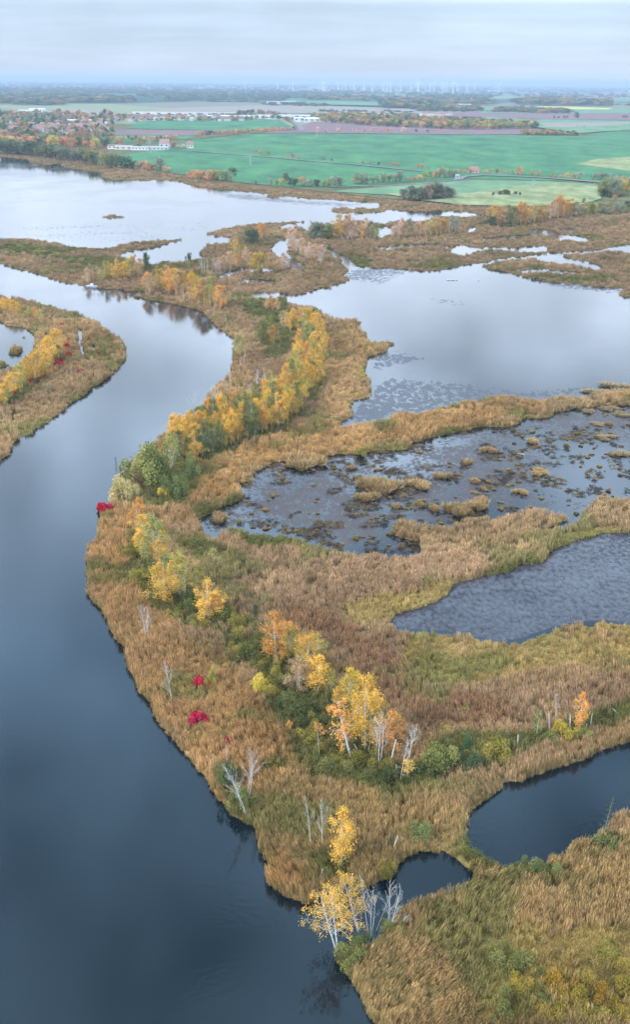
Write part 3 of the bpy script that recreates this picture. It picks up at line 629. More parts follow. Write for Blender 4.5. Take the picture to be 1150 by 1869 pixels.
def gn_tree():
    ng = bpy.data.node_groups.new('scatter', 'GeometryNodeTree')
    ng.interface.new_socket('Geometry', in_out='INPUT', socket_type='NodeSocketGeometry'); ng.interface.new_socket('Geometry', in_out='OUTPUT', socket_type='NodeSocketGeometry')
    gi = ng.nodes.new('NodeGroupInput'); go = ng.nodes.new('NodeGroupOutput'); ci = ng.nodes.new('GeometryNodeCollectionInfo')
    ci.inputs[0].default_value = PCOL; ci.inputs['Separate Children'].default_value = True; ci.inputs['Reset Children'].default_value = True
    ip = ng.nodes.new('GeometryNodeInstanceOnPoints'); ip.inputs['Pick Instance'].default_value = True
    def attr(n, dt):
        q = ng.nodes.new('GeometryNodeInputNamedAttribute'); q.data_type = dt; q.inputs[0].default_value = n
        return [s for s in q.outputs if s.enabled][0]
    ng.links.new(gi.outputs[0], ip.inputs['Points']); ng.links.new(ci.outputs[0], ip.inputs['Instance'])
    ng.links.new(attr('kind_index', 'INT'), ip.inputs['Instance Index']); ng.links.new(attr('rot', 'FLOAT_VECTOR'), ip.inputs['Rotation']); ng.links.new(attr('scl', 'FLOAT_VECTOR'), ip.inputs['Scale'])
    ng.links.new(ip.outputs[0], go.inputs[0]); return ng
GN = gn_tree()
def scatter(name, P, idx, rot, scl, col, label, cat):
    me = bpy.data.meshes.new(name); n = len(P); me.vertices.add(n); me.vertices.foreach_set('co', P.astype(np.float32).ravel())
    me.attributes.new('kind_index', 'INT', 'POINT').data.foreach_set('value', idx.astype(np.int32))
    me.attributes.new('rot', 'FLOAT_VECTOR', 'POINT').data.foreach_set('vector', rot.astype(np.float32).ravel())
    me.attributes.new('scl', 'FLOAT_VECTOR', 'POINT').data.foreach_set('vector', scl.astype(np.float32).ravel())
    me.attributes.new('col', 'FLOAT_COLOR', 'POINT').data.foreach_set('color', np.concatenate([col, np.ones((n, 1))], 1).astype(np.float32).ravel())
    ob = link(bpy.data.objects.new(name, me)); m = ob.modifiers.new('scatter', 'NODES'); m.node_group = GN
    return tag(ob, label, cat, None, 'stuff')
def dist_px(P): return (P[:, 0] * _F[0] + P[:, 1] * _F[1] + (P[:, 2] - CAM_H) * _F[2]) / F_PX

# ------------------------------------------------------------------ reed beds, sedge and herbs
def sample_px(n_per, x0, x1, y0, y1):
    n = int((x1 - x0) * (y1 - y0) / n_per); return RNG.uniform(x0, x1, n), RNG.uniform(y0, y1, n)
XS, YS = [], []
for (n_per, x0, x1, y0, y1) in [(8.5, -60, 1210, 283, 480), (10, -60, 1210, 480, 760), (12, -60, 1210, 760, 1150), (14, -60, 1210, 1150, 1500), (17, 400, 1230, 1500, 1950)]:
    a, b = sample_px(n_per, x0, x1, y0, y1); XS.append(a); YS.append(b)
x = np.concatenate(XS); y = np.concatenate(YS)
keep = samp(gb, x, y) > 0.53
fieldish = raster([[(-300,250),(0,250),(0,282),(60,290),(130,292),(180,303),(240,309),(310,317),(380,335),(450,345),(520,350),(620,356),(700,366),(850,377),(960,378),(1060,372),(1150,372),(1470,372),(1470,250)]])
keep &= samp(fieldish, x, y) < 0.5
x, y = x[keep], y[keep]
P = unproj(x, y, 0.1)
gap = (np.abs(vnoise(P[:, 0], P[:, 1], 26, 71, 3) - 0.5) < 0.011) & (y > 820) | (vnoise(P[:, 0], P[:, 1], 5, 72, 3) < 0.27) & (y > 700)
gap &= RNG.random(len(x)) < 0.85
x, y, P = x[~gap], y[~gap], P[~gap]
col, grw, ygw, pkw = cover(x, y, P[:, 0], P[:, 1])
s = dist_px(P)
n = len(x); u = RNG.random(n)
low = sstep(0.45, 0.62, vnoise(P[:, 0], P[:, 1], 9, 14)) * 0.25
idx = np.where(u < 0.5, 0, 1); isg = (RNG.random(n) < ygw * 0.75 + 0.08 + low * 0.5); idx[isg] = 2
ish = RNG.random(n) < grw * 0.6; idx[ish] = 3
near_edge = 1 - sstep(0.5, 0.98, samp(blur(gb, 5, 3), x, y))
isg2 = RNG.random(n) < near_edge * 0.4; idx[isg2] = 2
h = 2.1 * (0.45 + 1.1 * vnoise(P[:, 0], P[:, 1], 9, 15, 4)) * RNG.uniform(.8, 1.2, n)
h[idx == 2] *= 0.62; h[idx == 3] = RNG.uniform(.8, 1.9, (idx == 3).sum())
h *= 1 - 0.3 * near_edge
wpx = np.where(y > 760, 7.0, 5.5)
sx = np.maximum(wpx * s, 0.6) * RNG.uniform(.8, 1.25, n)
sx[idx == 3] *= 1.25
th = RNG.uniform(0, 6.28, n); ph = vnoise(P[:, 0], P[:, 1], 30, 41, 2) * 12; tl = 0.42 * sstep(.3, .8, vnoise(P[:, 0], P[:, 1], 8, 42, 2)) + RNG.normal(0, .06, n)
rot = np.stack([tl * np.cos(ph - th), tl * np.sin(ph - th), th], 1)
col = col * RNG.uniform(.78, 1.24, (n, 1)) * (1 + (RNG.random((n, 1)) < .12) * .25)
eg = (near_edge > 0.35) & (RNG.random(n) < 0.4); col[eg] = col[eg] * 0.45 + C_YG * 0.4
col[idx == 3] = col[idx == 3] * 0.5 + C_GR * 0.5
fg = sstep(1330, 1600, y) * sstep(.45, .7, vnoise(P[:, 0], P[:, 1], 3.0, 21)); gsel = RNG.random(n) < fg * .55; col[gsel] = col[gsel] * .4 + C_GR * .55
scl = np.stack([sx, sx, h], 1)
print('cover instances', n, np.bincount(idx))
isR = idx < 2; nearS = y > 560
def put(sel, name, label, cat): scatter(name, P[sel], idx[sel], rot[sel], scl[sel], col[sel], label, cat)
put(isR & nearS & (y <= 1380), 'reed_bed', 'brown feathery reeds covering the peninsula between river and lagoons', 'reeds')
put(isR & (y > 1380), 'reed_bed', 'tan and olive reeds standing tall in the foreground below the bare birches', 'reeds')
put(isR & ~nearS, 'reed_bed', 'pinkish brown reed beds among the far creeks and ponds', 'reeds')
put(idx == 2, 'sedge_cover', 'yellow green sedge growing along the banks and between the reeds', 'sedge')
put(idx == 3, 'herb_cover', 'low dark green herbs and brambles around the feet of the birches', 'undergrowth')
# ------------------------------------------------------------------ tree and shrub prototypes
GOLD, ORANGE, YOLIVE, OLIVE, DGREEN, TAN, PALE = [lin(c) * 1.2 for c in ((208,168,76), (206,152,80), (168,156,82), (130,132,78), (84,96,68), (186,154,112), (192,176,124))]
MGREEN, REDC, YEL, GREYG, PINKB = [lin(c) * 1.35 for c in ((114,122,76), (168,56,60), (194,172,82), (128,132,110), (186,158,138))]
PR = {}
for k in range(5): PR['birch', k] = birch('birch_tree', 100 + k, nl=30, bare=0.12, width=[1.0, 0.85, 1.2, 0.95, 1.1][k], fork=[1, 1, 2, 1, 2][k], low=[.12, .2, .14, .24, .1][k], dens=1.2)
for k in range(2): PR['thin', k] = birch('birch_tree', 120 + k, nl=24, bare=0.5, width=[0.9, 0.7][k], fork=1, low=.3, dens=.9, clump=.42)
for k in range(2): PR['spread', k] = birch('birch_tree', 130 + k, nl=34, bare=0.15, width=[1.4, 1.15][k], fork=[2, 1][k], low=.22, dens=.8, clump=.42, leaf=.17)
for k in range(2): PR['slim', k] = birch('birch_tree', 140 + k, nl=30, bare=0.15, width=[0.62, 0.7][k], fork=1, low=.2, dens=.9, clump=.42)
for k in range(4): PR['bare', k] = birch('bare_birch', 150 + k, leafy=False, nl=[16, 20, 13, 18][k], width=[.8, 1.0, .6, 1.25][k], fork=[1, 1, 1, 2][k], low=[.35, .25, .5, .4][k], thick=.66, mat_b=M_BARE)
PR['twiggy', 0] = birch('bare_birch', 160, leafy=False, nl=34, width=1.15, fork=2, low=.12, thick=.8, mat_b=M_BARE)
for k in range(3): PR['round', k] = birch('leafy_tree', 170 + k, nl=30, bare=0.03, width=[1.75, 1.5, 1.9][k], fork=[2, 1, 3][k], low=.08, dens=1.7, clump=.85, leaf=.3, mat_b=M_BROWN)
for k in range(3): PR['bush', k] = bush('willow_shrub', 180 + k, dome=[.95, 1.15, .8][k])
PR['spindle', 0] = bush('spindle_shrub', 190, leaf=.2, dome=.95)

def snag_proto(name, seed, mat=M_BARE):
    rnd = random.Random(seed); root = empty(name); b = MB()
    st, sr = limb(rnd, Vector((0, 0, -.3)), Vector((rnd.gauss(0, .04), 0, 1)), 4.3, .13, 6, 0, .03)
    b.tube(st, [.13, .125, .115, .11, .1, .09, .06], 7)
    for j in range(3):
        i = rnd.choice([3, 4, 5]); a = rnd.uniform(0, 6.28)
        lp, lr = limb(rnd, st[i], Vector((math.cos(a), math.sin(a), .8)), rnd.uniform(.25, .6), .04, 3); b.tube(lp, [max(q, .015) for q in lr], 4)
    b.obj('trunk', mat, root); return root
for k in range(3): PR['snag', k] = snag_proto('birch_snag', 200 + k)
def conifer_proto():
    rnd = random.Random(210); root = empty('dead_conifer'); b = MB(); cr = MB()
    st, sr = limb(rnd, Vector((0, 0, -.3)), Vector((0.03, 0, 1)), 10.3, .12, 8, 0, .02); b.tube(st, [.13, .12, .105, .09, .08, .065, .05, .035, .02], 6)
    for j in range(46):
        f = .12 + .86 * j / 46; i = int(f * 8); p = st[i].lerp(st[min(i + 1, 8)], f * 8 - i); a = j * 2.4; ln = (1 - f) * 2.3 + .35
        lp, lr = limb(rnd, p, Vector((math.cos(a), math.sin(a), .05)), ln * rnd.uniform(.5, 1.1), .03, 4, .06, .12); b.tube(lp, [max(q, .012) for q in lr], 3)
        for q in lp[1:]:
            for _ in range(5): cr.leaf(q + Vector((rnd.gauss(0, .12), rnd.gauss(0, .12), rnd.gauss(-.05, .12))), .2, rnd.random(), rnd, .3)
    b.obj('trunk', M_GREY, root); cr.obj('crown', M_LEAF, root); return root
PR['conifer', 0] = conifer_proto()
PR_USED = {}
CNT = {}
def T(kind, x, yb, h_px, color, label, group=None, lean=0.0, v=None, w=1.0, cat=None, z=None):
    """one tree or shrub whose foot is seen at photo px x,yb and which stands h_px tall there"""
    P = up(x, yb, 0.25 if z is None else z); h = hgt(P, h_px)
    ks = sorted(q[1] for q in PR if q[0] == kind); CNT[kind] = CNT.get(kind, 0) + 1
    vv = ks[CNT[kind] % len(ks)] if v is None else v % len(ks)
    src = PR[kind, vv]
    if (kind, vv) not in PR_USED: PR_USED[kind, vv] = 1; o = src
    else: o = copy_tree(src)
    base = {'snag': 4.0, 'bush': 1.0, 'spindle': 1.0}.get(kind, 10.0)
    o.location = P; s = h / base
    if kind in ('bush', 'spindle'):
        rr = w * mpx(P) / 2; o.scale = (rr, rr, h / 1.1)
    else: o.scale = (s * w, s * w, s)
    rz = RNG.uniform(0, 6.28) if abs(lean) < .02 else 0
    if kind in ('bush', 'spindle'): o.rotation_euler = (0, 0, rz)
    else: o.rotation_euler = (0, math.atan2(lean, h_px) if lean else RNG.normal(0, .035), 0); 
    if abs(lean) < .02: o.rotation_euler[2] = rz
    if color is not None: set_color(o, np.array(color) * RNG.uniform(.88, 1.12))
    c = cat or {'birch': 'birch tree', 'thin': 'birch tree', 'spread': 'birch tree', 'slim': 'birch tree', 'bare': 'bare birch', 'twiggy': 'bare birch', 'snag': 'dead trunk', 'round': 'tree', 'bush': 'shrub', 'spindle': 'red shrub', 'conifer': 'dead tree'}[kind]
    tag(o, label, c, group); return o

# --- the trees at the narrow channel, foreground
T('spread', 615, 1731, 112, GOLD, 'sparse yellow birch leaning out over the river at the narrow channel, nearest tree of all', lean=-14, v=0)
T('spread', 655, 1706, 104, GOLD * .97, 'yellow birch with thinning crown just right of the leaning one at the channel', lean=-18, v=1)
T('bare', 672, 1700, 104, None, 'tall leafless white trunk leaning left behind the yellow birches at the channel', lean=-26, v=2, w=.8)
T('bare', 678, 1708, 92, None, 'upright white birch with forked bare top right of the yellow birches at the channel', v=3, w=.8)
T('bare', 688, 1697, 62, None, 'thin bare sapling between two taller leafless trees at the channel', lean=10, v=2, w=.7)
T('twiggy', 709, 1704, 102, None, 'grey dead tree with a long side branch in front of the small dark pond', lean=6, w=.7)
T('bare', 716, 1697, 38, None, 'low dead forked branchwood leaning right at the edge of the foreground reeds', lean=30, v=1)
T('snag', 572, 1620, 24, None, 'short white stump, leftmost of three on the tip of the peninsula', v=0)
T('snag', 582, 1611, 27, None, 'leaning white stump, middle of three on the tip of the peninsula', v=1, lean=5)
T('snag', 598, 1602, 14, None, 'smallest white stump of three near the foot of the slim golden birch', v=2)
T('slim', 623, 1591, 119, GOLD, 'slim golden birch standing alone above the tip of the peninsula', lean=-2, v=0, w=1.05)
T('slim', 628, 1560, 50, GOLD * 1.05, 'small golden birch close behind the slim golden one above the peninsula tip', v=1, w=1.3)
T('bare', 568, 1550, 99, None, 'tall bare birch left of a twin bare birch above the peninsula tip', v=0, w=.8)
T('bare', 588, 1549, 94, None, 'tall bare birch just left of the slim golden birch', v=1, w=.75)
T('snag', 715, 1559, 36, None, 'leaning white broken trunk at the reed edge above the small dark pond', v=1, lean=7)
T('bare', 452, 1495, 100, None, 'bleached birch leaning over the river bank, its dark foot in the shore bushes', lean=-27, v=3, w=.8)
T('bare', 451, 1470, 102, None, 'wide branched bare birch behind the one leaning over the river bank', lean=14, v=3, w=.8)
T('bare', 405, 1409, 38, None, 'thin bare trunk tilted far left at the river bank', lean=-21, v=2, w=.7)
T('bare', 413, 1400, 38, None, 'small upright bare birch beside the tilted thin trunk at the river bank', v=1)
T('bare', 314, 1288, 84, None, 'white leafless birch alone in the reeds near the river bend, with stout upswept branches', lean=-8, v=1, w=.8)
T('twiggy', 267, 1171, 72, None, 'pale twiggy birch standing alone in the reeds nearest the left bank', v=0, w=.75)
# --- the golden group in the middle of the spit
T('birch', 506, 1218, 97, ORANGE, 'orange birch with a long white trunk at the left end of the middle golden group', v=1, lean=-8, w=1.01)
T('birch', 528, 1190, 60, ORANGE * 1.02, 'small orange birch behind the long trunked orange one', v=0, w=1.12)
T('birch', 526, 1206, 62, YOLIVE, 'olive yellow birch right of the long trunked orange birch', v=3, w=1.12)
T('birch', 560, 1240, 84, GOLD * .92, 'full golden birch with pendulous crown in the middle golden group', v=0, lean=-6, w=1.12)
T('birch', 583, 1205, 46, YOLIVE, 'small yellow olive birch on the reed side of the middle golden group', v=2, w=1.12)
T('birch', 542, 1262, 62, TAN * .95, 'tan brown birch with low crown in front of the full golden birch', v=4, w=1.34)
T('slim', 580, 1268, 74, GOLD, 'bright golden birch with narrow crown, third from the orange birch', v=0, w=1.57)
T('birch', 603, 1270, 48, YOLIVE, 'yellow olive birch low between two narrow golden birches', v=3, w=1.12)
T('slim', 636, 1288, 70, GOLD * np.array([.92, 1.05, .9]), 'narrow yellow birch upright at the reed edge of the middle golden group', v=1, w=1.46)
T('bare', 605, 1268, 42, None, 'thin bare stem leaning right among the middle golden birches', lean=20, v=2)
T('thin', 643, 1391, 116, ORANGE * 1.05, 'ragged orange birch with gaps in its crown left of the tallest golden birch', lean=-26, v=0, w=1.12)
T('thin', 634, 1378, 60, ORANGE, 'half bare birch with a few orange leaves beside the ragged orange birch', v=1, w=1.12)
T('birch', 666, 1376, 136, GOLD * 1.03, 'tallest golden birch of the lower group with white trunk showing below', v=1, lean=-4, w=0.95)
T('birch', 676, 1352, 92, GOLD, 'golden birch just behind the tallest golden birch', v=3, w=1.12)
T('bare', 692, 1403, 104, None, 'white many stemmed bare birch standing before the orange birch of the lower group', v=3, w=.85)
T('birch', 703, 1374, 78, ORANGE * 1.05, 'orange birch at the right end of the lower group behind white stems', v=2, w=1.12)
T('bare', 686, 1390, 92, None, 'bare birch immediately left of the many stemmed white one', v=0, w=.6)
T('snag', 712, 1396, 46, None, 'white broken trunk leaning right of the many stemmed birch', v=0, lean=7)
T('snag', 660, 1379, 26, None, 'short dead trunk leaning left below the tallest golden birch', v=2, lean=-12)
T('bare', 730, 1431, 86, None, 'bare white birch, left and lowest of the trio of bare birches', v=2)
T('bare', 738, 1407, 90, None, 'bare white birch in the middle of the trio of bare birches', v=2, w=.7)
T('bare', 745, 1397, 77, None, 'wide crowned bare birch at the right of the trio of bare birches', v=1, w=1.05, lean=4)
T('thin', 744, 1428, 42, GOLD, 'small golden sapling at the foot of the trio of bare birches', v=0, w=1.46)
T('snag', 722, 1422, 29, None, 'thin white stump left of the trio of bare birches', v=1)
T('snag', 750, 1442, 18, None, 'short white stump below the golden sapling', v=2, lean=3)
T('bare', 584, 1394, 62, None, 'slender bare trunk bent left in the green hollow', v=2, lean=-9, w=.5)
T('thin', 596, 1352, 40, ORANGE, 'bent sapling with a tuft of orange leaves above the green hollow', v=1, lean=-22, w=1.12)
T('birch', 528, 1342, 26, ORANGE * .9, 'tiny orange brown birch at the left edge of the green hollow', v=3, w=1.12)
T('bare', 698, 1380, 74, None, 'white bare stem among the orange leaves at the right end of the lower golden group', v=0, w=.6)
T('bare', 672, 1384, 66, None, 'thin bare white stem below the tallest golden birch', v=2, w=.6)
T('slim', 617, 1300, 50, GOLD, 'small slim golden birch between the two halves of the middle golden group', v=0, w=1.2)
T('slim', 654, 1330, 66, GOLD, 'slim golden birch left behind the tallest golden birch', v=1, w=1.2)
T('slim', 549, 1232, 58, YOLIVE, 'slim yellow olive birch just left of the full golden birch', v=0, w=1.2)
T('slim', 571, 1250, 54, GOLD, 'slim golden birch just right of the full golden birch', v=1, w=1.2)
T('slim', 318, 1080, 60, GOLD, 'slim golden birch beside the large drooping birch of the left chain', v=0, w=1.2)
T('slim', 270, 1010, 56, GOLD, 'slim golden birch at the centre of the left chain', v=1, w=1.2)
# --- right side above the big dark pond
T('bare', 1015, 1337, 71, None, 'tall forked white birch near the right edge above the dark pond', v=2, w=.8)
T('slim', 1058, 1338, 76, ORANGE * 1.08, 'small orange birch at the right above the dark pond', v=0, w=1.0, lean=-3)
for i, (a, b, c, ln, lb) in enumerate([(1004, 1341, 38, -5, 'white broken trunk left of the tall forked birch above the dark pond'), (944, 1376, 36, -2, 'white broken trunk farthest left along the bank of the dark pond'),
    (1041, 1337, 34, 0, 'thin broken trunk between the forked birch and the orange birch'), (1077, 1331, 28, 1, 'white post like stump right of the small orange birch'), (1067, 1337, 17, 2, 'low stump immediately right of the small orange birch'),
    (1087, 1336, 14, -4, 'short leaning stump farthest right of the orange birch'), (1134, 1310, 20, -17, 'broken white trunk lying over at the right frame edge'), (902, 1378, 12, 0, 'tiny white stump in the olive bushes beside the dark pond')]):
    T('snag', a, b, c, None, lb, lean=ln, v=i)
T('thin', 980, 1351, 56, OLIVE * 1.2, 'wispy birch with faded olive leaves between broken trunks above the dark pond', v=1, w=.9)
T('conifer', 1100, 1531, 78, DGREEN * .9, 'grey green dying conifer at the reed edge of the dark pond', w=.5, cat='conifer', lean=8)
# --- upper left chain
T('birch', 250, 962, 52, ORANGE * 1.02, 'orange birch at the top of the left chain below the willow', v=1, w=1.30)
T('birch', 262, 990, 56, GOLD, 'golden birch second from the top of the left chain', v=0, w=1.30)
T('birch', 256, 1014, 46, GOLD * 1.03, 'low golden birch on the river side of the left chain', v=3, w=1.30)
T('birch', 281, 1030, 92, OLIVE * 1.15, 'olive green birch filling the middle of the left chain', v=4, w=1.04)
T('birch', 291, 1036, 66, GOLD, 'golden birch right of the olive birch in the left chain', v=2, w=1.04)
T('birch', 306, 1060, 50, OLIVE, 'small olive birch below the golden one in the left chain', v=3, w=1.30)
T('birch', 301, 1104, 82, GOLD * .93, 'large golden birch with drooping clumps near the lower end of the left chain', v=2, w=1.30)
T('birch', 338, 1094, 86, YOLIVE * .95, 'yellow olive birch behind the leaning white trunk in the left chain', v=0, w=1.17)
T('bare', 332, 1100, 60, None, 'leaning white trunk between two golden birches of the left chain', v=1, lean=-12)
T('birch', 357, 1076, 44, YOLIVE, 'small yellow green birch on the reed side of the left chain', v=1, w=1.30)
T('birch', 381, 1137, 74, GOLD * 1.02, 'dense golden birch with three white stems at the lower end of the left chain', v=2, w=1.30)
T('birch', 394, 1133, 50, ORANGE * 1.05, 'small orange birch touching the dense golden birch with white stems', v=1, w=1.30)
# --- willows and shrubs of the bend
def S(x, yb, w, h, color, label, group=None, kind='bush', v=None): return T(kind, x, yb, h, color, label, group, v=v, w=w)
S(281, 884, 74, 66, OLIVE * 1.05, 'big round olive willow at the river bend'); S(262, 868, 48, 44, OLIVE * 1.1, 'olive willow at the water side of the big round willow')
S(322, 906, 44, 44, MGREEN, 'round grey green willow right of the big olive willow'); S(350, 872, 34, 32, MGREEN * .95, 'smaller grey green willow under the golden row')
S(300, 907, 24, 24, YEL * .85, 'small yellow bush in front of the grey green willow'); S(226, 918, 44, 52, PALE, 'pale yellow willow at the water edge of the bend')
S(248, 880, 34, 34, PALE * .9, 'faded yellow willow tucked behind the pale one at the bend'); S(214, 910, 22, 34, PALE * .85, 'straw coloured willow sapling hanging over the river at the bend')
T('twiggy', 312, 860, 48, None, 'twiggy leafless tree behind the big olive willow', v=0)
T('conifer', 214, 874, 42, DGREEN * .7, 'dark dead conifer standing in the river at the bend', w=.55, cat='conifer')
S(188, 934, 26, 16, REDC * np.array([.95, .6, .95]), 'crimson bush at the very edge of the river bend', kind='spindle')
S(366, 1256, 19, 22, REDC, 'red spindle bush, upper one of the two bright ones in the left reeds', kind='spindle'); S(378, 1256, 12, 14, ORANGE * np.array([1.1, .55, .8]), 'small orange red bush touching the upper red one', kind='spindle')
S(361, 1322, 28, 24, REDC * np.array([.9, .7, 1.0]), 'bright crimson bush, lower one of the two in the left reeds', kind='spindle')
S(418, 1358, 26, 14, REDC * np.array([.8, 2.0, 1.5]), 'faded reddish bush low in the reeds by the tilted trunks', kind='spindle'); S(334, 1260, 10, 8, REDC, 'tiny red bush right of the leafless birch in the reeds', kind='spindle')
S(642, 1590, 11, 12, REDC * np.array([.8, 1.5, 1]), 'tiny dull red bush right of the slim golden birch', kind='spindle'); S(803, 1640, 13, 14, REDC * np.array([1.05, 1.5, 1.2]), 'small red bush on the near bank of the small dark pond', kind='spindle')
S(474, 1264, 36, 32, YEL, 'yellow bush on the reed side of the green corridor'); S(387, 1252, 24, 26, YOLIVE, 'olive yellow bush right of the upper red spindle')
S(800, 1408, 66, 58, OLIVE * .95, 'large dome shaped olive bush right of the bare trio'); S(858, 1408, 42, 34, DGREEN * 1.2, 'dark green bush right of the large dome shaped bush')
S(853, 1370, 26, 20, DGREEN * np.array([.8, 1.3, 1.3]), 'small dark blue green bush above the dark green one'); S(907, 1386, 54, 46, YOLIVE * .75, 'wide olive brown bush between the dark green bush and the broken trunks')
S(1028, 1348, 44, 30, YEL * .8, 'yellow bush at the foot of the tall forked birch above the pond'); S(1000, 1358, 34, 22, OLIVE, 'low olive bush left of the yellow bush above the pond')
S(1062, 1345, 40, 20, OLIVE * 1.1, 'low olive bush below the small orange birch at the right')
S(768, 1534, 36, 34, MGREEN * 1.15, 'round yellow green bush above the small dark pond'); S(733, 1540, 22, 16, YOLIVE * .9, 'flat yellow green bush left of the round one above the pond')
S(643, 1750, 56, 30, OLIVE * .9, 'olive bush at the foot of the yellow birches at the channel'); S(660, 1728, 34, 24, MGREEN * .8, 'green bush behind the olive one at the channel')
S(712, 1708, 30, 22, OLIVE, 'low bush under the grey dead tree at the channel'); S(706, 1600, 34, 30, YOLIVE * .7, 'brown olive bush hanging over the left end of the small dark pond')
S(440, 1478, 46, 44, OLIVE * .85, 'dark olive bush under the bleached leaning birch'); S(415, 1440, 34, 40, MGREEN * .75, 'green bush on the bank left of the bleached leaning birch')
S(1108, 1548, 52, 30, MGREEN * .8, 'green bush around the foot of the dying conifer'); S(945, 1600, 40, 20, MGREEN * .7, 'dark green bush at the near tip of the dark pond'); S(985, 1600, 46, 26, MGREEN * .85, 'wide green bush on the near bank of the dark pond')
for i, (a, b, c, d_, q) in enumerate([(948, 1808, 50, 34, YEL * .7), (1018, 1806, 56, 34, GOLD * .62), (1058, 1830, 56, 34, YEL * .55), (1010, 1862, 60, 36, YEL * .65), (1098, 1826, 46, 32, GOLD * .6), (1136, 1812, 56, 34, YEL * .5), (1076, 1870, 70, 40, YOLIVE * .8), (1108, 1748, 40, 28, YOLIVE), (945, 1772, 60, 34, OLIVE * 1.1), (1140, 1862, 50, 34, YEL * .55), (985, 1835, 44, 32, OLIVE), (918, 1852, 50, 30, OLIVE)]):
    S(a, b, c, d_ * .8, q * .85, 'yellowing willow bush in the thicket at the lower right corner', 'willow bushes in the lower right thicket')
rr = random.Random(5)
corr = [(240,1010),(262,1060),(285,1100),(320,1125),(350,1140),(372,1152),(400,1150),(420,1165),(440,1150),(455,1170),(430,1190),(470,1190),(480,1215),(455,1205),(500,1235),(520,1250),(495,1265),(530,1285),(550,1275),(575,1290),(560,1310),(590,1300),(600,1320),(575,1335),(620,1310),(610,1345),(630,1350),(560,1345),(590,1370),(545,1305),(515,1290),(640,1330),(655,1395),(620,1395),(680,1420),(705,1430),(660,1425),(735,1450),(600,1410),(760,1455),(770,1420),(700,1405),(390,1175),(405,1130),(430,1135),(465,1150),(478,1165),(345,1110),(270,1030),(300,1075),(250,990)]
for i, (a, b) in enumerate(corr):
    w = rr.uniform(26, 52); q = rr.choice([MGREEN * .62, OLIVE * .75, OLIVE * .65, MGREEN * .55, YOLIVE * .7, YOLIVE * .62, OLIVE * .9])
    S(a + rr.uniform(-5, 5), b + rr.uniform(0, 8), w, w * rr.uniform(.4, .65), q, 'dark green to olive bush in the thicket under the golden birches of the spit', 'bushes under the golden birches of the spit')
for a, b, c, d_ in [(468,1120,16,26)]: T('round', a, b + 14, 30, DGREEN * 1.1, 'dark green little tree at the left foot of the long trunked orange birch', w=.6)
for (a, b) in [(655,1190),(745,1200),(770,1240),(722,1255),(813,1335),(850,1300),(690,1240),(1005,1290),(950,1300),(885,1310),(500,1010),(548,1015),(430,1040),(660,830)]:
    w = rr.uniform(12, 24); S(a, b, w, w * .7, rr.choice([OLIVE, YOLIVE * .8, YOLIVE]), 'small olive bush standing alone in the brown reeds right of the birches', 'lone bushes in the brown reeds')

# --- the long golden row across the peninsula
def inside(poly, x, y):
    c = False; j = len(poly) - 1
    for i in range(len(poly)):
        if (poly[i][1] > y) != (poly[j][1] > y) and x < (poly[j][0] - poly[i][0]) * (y - poly[i][1]) / (poly[j][1] - poly[i][1]) + poly[i][0]: c = not c
        j = i
    return c
def fill(poly, n, mind, seed):
    rnd = random.Random(seed); out = []; xs = [p[0] for p in poly]; ys = [p[1] for p in poly]; k = 0
    while len(out) < n and k < 9000:
        k += 1; x, y = rnd.uniform(min(xs), max(xs)), rnd.uniform(min(ys), max(ys))
        if inside(poly, x, y) and all(math.hypot(x - a, (y - b) * 1.6) > mind for a, b in out): out.append((x, y))
    return out
ROW = [(305,838),(338,845),(372,842),(420,818),(470,800),(515,782),(556,748),(580,705),(592,668),(592,625),(580,600),(545,600),(545,640),(530,690),(505,720),(480,745),(440,765),(400,775),(350,790),(318,805)]
for i, (a, b) in enumerate(fill(ROW, 170, 9.5, 3)):
    h = (54 if b > 740 else 46 if b > 660 else 40) * rr.uniform(.82, 1.2); u = rr.random()
    if b > 780 and u < .4: q, lb, g = OLIVE * .9, 'olive green birch in the long dense row across the peninsula', 'olive birches in the long golden row'
    elif u < .22: q, lb, g = OLIVE, 'olive green birch in the long dense row across the peninsula', 'olive birches in the long golden row'
    elif u < .42: q, lb, g = YOLIVE, 'yellow olive birch in the long dense row across the peninsula', 'yellow olive birches in the long golden row'
    elif u < .54: q, lb, g = ORANGE, 'orange gold birch in the long dense row across the peninsula', 'orange birches in the long golden row'
    else: q, lb, g = GOLD * rr.uniform(.85, 1.05), 'golden birch in the long dense row across the peninsula', 'golden birches in the long golden row'
    T('birch' if rr.random() < .8 else 'slim', a, b, h, q, lb, g, w=rr.uniform(.78, 1.08))
for a, b, h, q in [(350,840,52,DGREEN*1.2),(368,838,48,DGREEN*1.3),(356,822,52,OLIVE*.8),(388,830,46,OLIVE*.9),(452,806,40,OLIVE*.8),(465,800,44,OLIVE*.85)]:
    T('birch', a, b, h, q, 'dark green tree at the near left foot of the long golden row', 'dark trees at the foot of the long row', w=1.1)
for a, b, h in [(356,768,52),(366,764,40),(420,716,46),(412,728,34),(388,738,40),(434,690,42),(400,745,36),(470,712,40),(484,716,44),(455,728,34),(444,672,34)]:
    T('twiggy' if rr.random() < .5 else 'bare', a, b, h, None, 'pale bare birch on the river side of the long golden row', 'bare birches on the river side of the long row')
T('round', 440, 652, 44, PALE * .9, 'pale olive thinning tree at the bank where the river widens', w=.6); T('round', 480, 633, 46, OLIVE, 'round olive tree standing apart left of the long golden row', w=.7)
T('birch', 500, 630, 36, ORANGE * .9, 'orange birch beside the round olive tree left of the long row', w=1.1)
